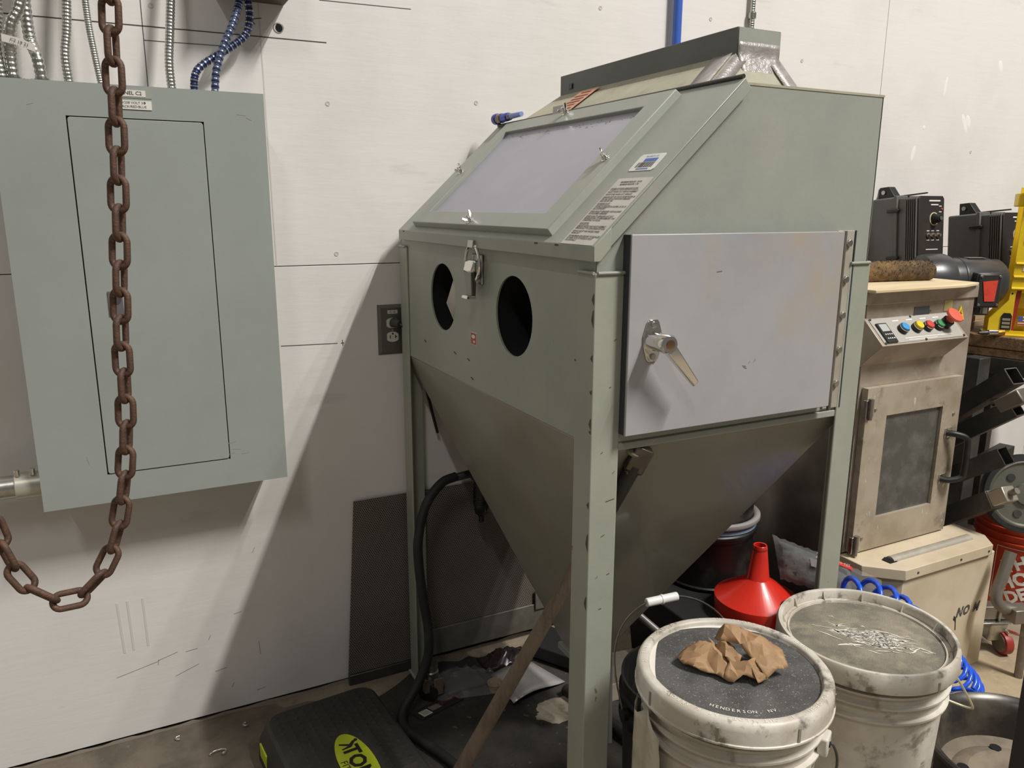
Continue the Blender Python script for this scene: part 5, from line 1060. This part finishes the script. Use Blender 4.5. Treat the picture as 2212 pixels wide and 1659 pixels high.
# filter regulator + hose
rg = thing('air_filter_regulator', 'black air filter bowl hanging behind the hopper', 'air filter', (.91,2.02,.53))
q0_ = V((.895,1.985,.640))
MB().box(q0_+V((-.025,-.02,-.02)), q0_+V((.035,.02,.022))).build('regulator_head', BLACK, rg, bevel=.004)
MB().lathe([(0,-.135),(.012,-.133),(.020,-.125),(.0235,-.10),(.024,-.02),(.02,-.015)], q0_+V((.005,0,0)), 24).build('filter_bowl', M('smoked_bowl', (34,36,36), .25), rg, smooth=40)
MB().cyl(q0_+V((.005,0,-.155)), q0_+V((.005,0,-.133)), .008, n=12).build('drain_valve', BLACK, rg, bevel=.002)
MB().cyl(q0_+V((-.075,.0,-.003)), q0_+V((-.025,0,.002)), .0125, n=8).build('hose_fitting', STEELDARK, rg, bevel=.002)
for k in range(5): MB().lathe([(.0245,-.095+.0),(.0252,-.09),(.0245,-.085)], q0_+V((.005,0,.014*k)), 24).build('bowl_guard', BLACK, rg)
hpts = [(.820,1.985,.640),(.770,1.975,.630),(.715,1.955,.580),(.682,1.93,.50),(.676,1.915,.42),(.682,1.90,.32),(.690,1.89,.24),(.684,1.88,.16),(.650,1.87,.09),(.594,1.845,.035),(.582,1.80,.016),(.605,1.73,.014),(.645,1.62,.014),(.665,1.50,.014),(.65,1.36,.014),(.60,1.2,.014)]
tag(MB().tube(spline(hpts, 10), .0135, 14).build('air_hose', RUBBER, None, smooth=60), 'thick black air hose drooping to floor beside cabinet leg', 'hose')
# long hammer
HM = V((.812,1.100,.962)); FT = V((.504,1.367,.110)); hd_ = (FT-HM).normalized()
t = thing('long_hammer', 'long wooden handled hammer leaning on the hopper', 'hammer', FT)
MB().tube([HM.lerp(FT,u) for u in (.16,.3,.45,.6,.75,.9,1.0)], lambda i: (.0135,.0135,.0145,.0155,.0160,.0165,.0160)[i], 14).build('handle', SANDWOOD, t, smooth=60)
MB().tube([HM.lerp(FT,u) for u in (.02,.08,.17,.175)], lambda i: (.015,.0155,.0150,.0135)[i], 14).build('handle_wrap', BLACKWRAP, t, smooth=60)
hx2 = V((.85,-.42,.30)).normalized(); hx2 = (hx2-hd_*hx2.dot(hd_)).normalized(); hy2 = hd_.cross(hx2).normalized()
HDM = M('polished_hammer_steel', (120,112,102), .3, .8, layers=[((70,66,60),10,.45,.62,.6)])
MB().obox(HM+hd_*.006, hx2*.019, hy2*.013, hd_*.026).build('hammer_head', HDM, t, bevel=.005, segs=3)
MB().lathe([(0,-.004),(.027,-.004),(.029,0),(.027,.004),(0,.004)], HM-hd_*.020+V((-.012,.012,.006)), 28, V((.05,-.85,.5))).build('hammer_flange', M('dull_flange', (140,134,118), .45, .5), t, smooth=50)
# step platform
SF = MX.Translation((.405,1.57,0)) @ MX.Rotation(math.radians(5),4,'Z')
st_ = thing('exercise_step', 'black exercise step platform with lime green oval badge', 'step platform', (.405,1.57,0))
def rrect(hx_, hy_, r_, z_, n_=6):
    out = []
    for cx, cy, t0 in ((hx_-r_,hy_-r_,0),(-hx_+r_,hy_-r_,90),(-hx_+r_,-hy_+r_,180),(hx_-r_,-hy_+r_,270)):
        for k in range(n_+1): a = math.radians(t0+90*k/n_); out.append((cx+r_*math.cos(a), cy+r_*math.sin(a), z_))
    return out
mb = MB(SF); rings = [rrect(.168,.360,.05,0),rrect(.163,.355,.05,.055),rrect(.148,.340,.045,.094),rrect(.140,.332,.04,.100)]; n_ = len(rings[0])
vs = [p for r_ in rings for p in r_]; fs = [(j*n_+i, j*n_+(i+1)%n_, (j+1)*n_+(i+1)%n_, (j+1)*n_+i) for j in range(3) for i in range(n_)]+[tuple(3*n_+i for i in range(n_))]
mb.add(vs, fs).build('platform', STEPM, st_, smooth=30)
tr = MB(SF)
for i in range(-5,6):
    for j in range(-13,14):
        if abs(i*.024) < .132 and abs(j*.024) < .32 and ((i*.024/.062)**2+((j*.024-.045)/.125)**2) > 1.05:
            x_, y_ = i*.024, j*.024; tr.add([(x_-.010,y_,.1002),(x_,y_-.010,.1002),(x_+.010,y_,.1002),(x_,y_+.010,.1002),(x_,y_,.1018)],[(0,1,4),(1,2,4),(2,3,4),(3,0,4)])
tro = tr.build('tread_pattern', STEPM, st_, smooth=0); tro['kind'] = 'stuff'
ov = MB(SF).prism([(.042*math.cos(a)+.004,.118*math.sin(a)+.045,.1004) for a in [2*math.pi*k/40 for k in range(40)]], (0,0,.0012)).build('oval_badge', LIME, st_)
tb = MB(SF); tb.text('TONE', .056, (.004,.032,.1020), (.0,-1,0), (1,0,0), sx=1.05, bold=.035); tb.text('FITNESS', .024, (-.026,.020,.1020), (0,-1,0), (1,0,0), sx=1.1); tb.build('lettering', BLACK, ov, smooth=0)
fg = MB(SF); fz = .1020
fg.prism([(.020,.128,fz),(.008,.118,fz),(-.014,.130,fz),(-.016,.126,fz),(.004,.112,fz),(-.014,.108,fz),(-.014,.104,fz),(.010,.106,fz),(.024,.122,fz)], (0,0,.0004)); fg.cyl((.027,.126,fz),(.027,.126,fz+.0005),.005,n=12); fg.build('figure_logo', BLACK, ov, smooth=0)
MB(SF).box((-.1685,.02,.012),(-.1655,.12,.052)).build('lime_side_badge', LIME, st_)
MB(SF).box((-.1668,.24,.020),(-.163,.30,.055)).build('lime_side_badge', LIME, st_)
# caster standing near far leg
t = thing('loose_caster', 'loose steel swivel caster with black wheel on floor', 'caster', (.70,1.905,0))
cq = V((.700,1.908,0))
MB().lathe([(.022,.075),(.024,.078),(.024,.094),(.021,.097),(.021,.106),(.023,.108),(.023,.118),(0,.118)], cq, 24).build('swivel_stem', ZINC, t, smooth=40)
MB().hexa([cq+V((-.024,-.016,.03)),cq+V((.014,-.016,.03)),cq+V((.014,.016,.03)),cq+V((-.024,.016,.03))],[cq+V((-.022,-.018,.078)),cq+V((.022,-.018,.078)),cq+V((.022,.018,.078)),cq+V((-.022,.018,.078))]).build('fork', STEELGREY, t, bevel=.004)
MB().lathe([(0,-.013),(.028,-.013),(.032,-.010),(.032,.010),(.028,.013),(0,.013)], cq+V((-.006,0,.032)), 28, (.75,.66,0)).build('wheel', BLACK, t, smooth=40)
MB().obox(cq+V((.016,-.022,.050)), V((.014,.0,0)), V((0,.003,0)), V((0,0,.026))).build('brake_tab', M('brown_brake_tab', (112,96,84), .5), t, bevel=.002)
# clear packaging, envelope, card, dark boxes
pc = V((.81,1.925,.0)); t = thing('clear_package', 'crinkled clear plastic packaging beside loose caster', 'packaging', pc)
rp = random.Random(19); wv2 = [[rp.uniform(-1,1) for _ in range(17)] for _ in range(13)]
MB().grid(16, 12, lambda u, v: pc+V(((u-.5)*.20+(v-.5)*.03, (v-.5)*.13-(u-.5)*.05, .006+max(0,.05*math.sin(math.pi*u)*math.sin(math.pi*v)+.010*wv2[round(v*12)][round(u*16)])))).build('film', CLEARP, t, smooth=60)
MB().grid(8, 6, lambda u, v: pc+V(((u-.5)*.13, (v-.5)*.07, .010+.012*math.sin(math.pi*u)*math.sin(math.pi*v)))).build('contents', CARDM, t, smooth=60, solid=.006)
t = thing('paper_cup', 'small crushed tan paper cup by the clear packaging', 'cup', (.885,1.862,0))
MB().lathe([(0,0),(.016,0),(.023,.028),(.021,.028),(.015,.003),(0,.003)], (.885,1.862,.0), 20).build('cup_body', M('tan_card', (176,152,118), .6), t)
ev = MB().grid(8, 6, lambda u, v: V((.899,1.921,.012)).lerp(V((1.043,1.948,.012)), u).lerp(V((.893,1.755,.012)).lerp(V((1.088,1.800,.012)), u), v)+V((0,0,.012*math.sin(2.2*u+1)*v+.006*math.sin(5*u)))).build('silver_envelope', SHEETM, None, smooth=60, solid=.003)
tag(ev, 'flat silver grey envelope lying on dark gritty floor', 'envelope')
cd = thing('product_card', 'black cardboard hang card with barcode on gritty floor', 'card', (.70,1.86,0))
A_, B_, C_, D_ = V((.622,1.867,.004)), V((.759,1.897,.004)), V((.783,1.860,.004)), V((.641,1.822,.004))
MB().add([A_,B_,C_,D_],[(0,3,2,1)]).build('card', CARDM, cd, smooth=0, solid=.0015)
cu = lambda u, v, z_=.0054: V((*((A_.lerp(B_,u)).lerp(D_.lerp(C_,u),v)).xy, z_))
MB().add([cu(.10,.30),cu(.30,.30),cu(.30,.85),cu(.10,.85)],[(0,3,2,1)]).build('barcode_field', WHITELAB, cd, smooth=0)
bb = MB()
for k in range(9): bb.add([cu(.12,.35+.05*k,.0057),cu(.28,.35+.05*k,.0057),cu(.28,.37+.05*k,.0057),cu(.12,.37+.05*k,.0057)],[(0,3,2,1)])
bb.build('barcode', INK, cd, smooth=0)
MB().add([cu(.34,.25),cu(.56,.25),cu(.56,.70),cu(.34,.70)],[(0,3,2,1)]).build('text_field', M('grey_print', (120,112,104), .6), cd, smooth=0)
tb = MB(); ex = (B_-A_).normalized(); ey = (A_-D_).normalized(); tb.text('CENTRAL', .016, cu(.80,.42,.0056), ex, ey); tb.build('lettering', REDPR, cd, smooth=0)
bx = thing('black_tray', 'flat black tray tilted beneath the hopper outlet', 'tray', (1.14,1.93,0))
MB().obox((1.145,1.93,.035), V((.055,.035,0)), V((-.05,.08,0)), V((0,0,.022))).build('tray_body', M('matt_black_tray', (22,22,21), .7), bx, bevel=.004)
bx = thing('dark_plastic_wad', 'wad of dark plastic film under perforated screen', 'plastic film', (.98,1.99,0))
r5 = random.Random(3); wv3 = [[r5.uniform(-1,1) for _ in range(15)] for _ in range(11)]
MB().grid(14, 10, lambda u, v: V((.98,1.99,0))+V(((u-.5)*.16,(v-.5)*.09,.004+max(0,.035*math.sin(math.pi*u)*math.sin(math.pi*v)+.01*wv3[round(v*10)][round(u*14)])))).build('film', M('dark_film', (46,36,38), .25), bx, smooth=60, solid=.0006)
# items right of the near leg, under the hopper
bx = thing('steel_angle_offcut', 'grey steel angle offcut lying behind near cabinet leg', 'steel offcut', (1.2,1.66,0))
MB().obox((1.235,1.72,.06), V((.05,-.02,.01)), V((.03,.07,0)), V((0,0,.004))).build('flange', STEELGREY, bx, bevel=.001); MB().obox((1.205,1.655,.035), V((.05,-.02,.01)), V((.002,.005,0)), V((0,0,.028))).build('flange', MATS['bare_concrete'], bx, bevel=.001)
tag(MB().tube(spline([(1.06,1.75,.02),(1.08,1.64,.022),(1.10,1.5,.022),(1.13,1.36,.022)],6), .016, 12).build('rubber_tube', RUBBER, None, smooth=60), 'short black rubber tube on floor right of near cabinet leg', 'tube')
# metal curls on the floor at lower left
CURL = M('pale_metal_curl', (206,200,186), .3, .6)
random.seed(44)
for (x_, y_), lab in zip([(-.10,1.93),(-.02,1.90),(.12,1.93),(.03,2.04),(.20,2.02)], ['crumpled pale scrap on floor at lower left corner','folded pale metal shaving second from lower left corner','small curled metal shaving between wall and lime step badge','tiny pale flake close to the wall foot','tiny pale flake nearest the exercise step']):
    n_ = 10; r_ = .016 if y_ < 2 else .006
    a0_ = random.uniform(0,6)
    tag(MB().grid(n_, 1, lambda u, v: V((x_,y_,.0015))+V((r_*(1+.5*u)*math.cos(a0_+4*u), r_*.6*(1+.5*u)*math.sin(a0_+4*u), .010*v*(1-.4*u)))).build('metal_shaving', CURL, None, smooth=60, solid=.001), lab, 'shaving')
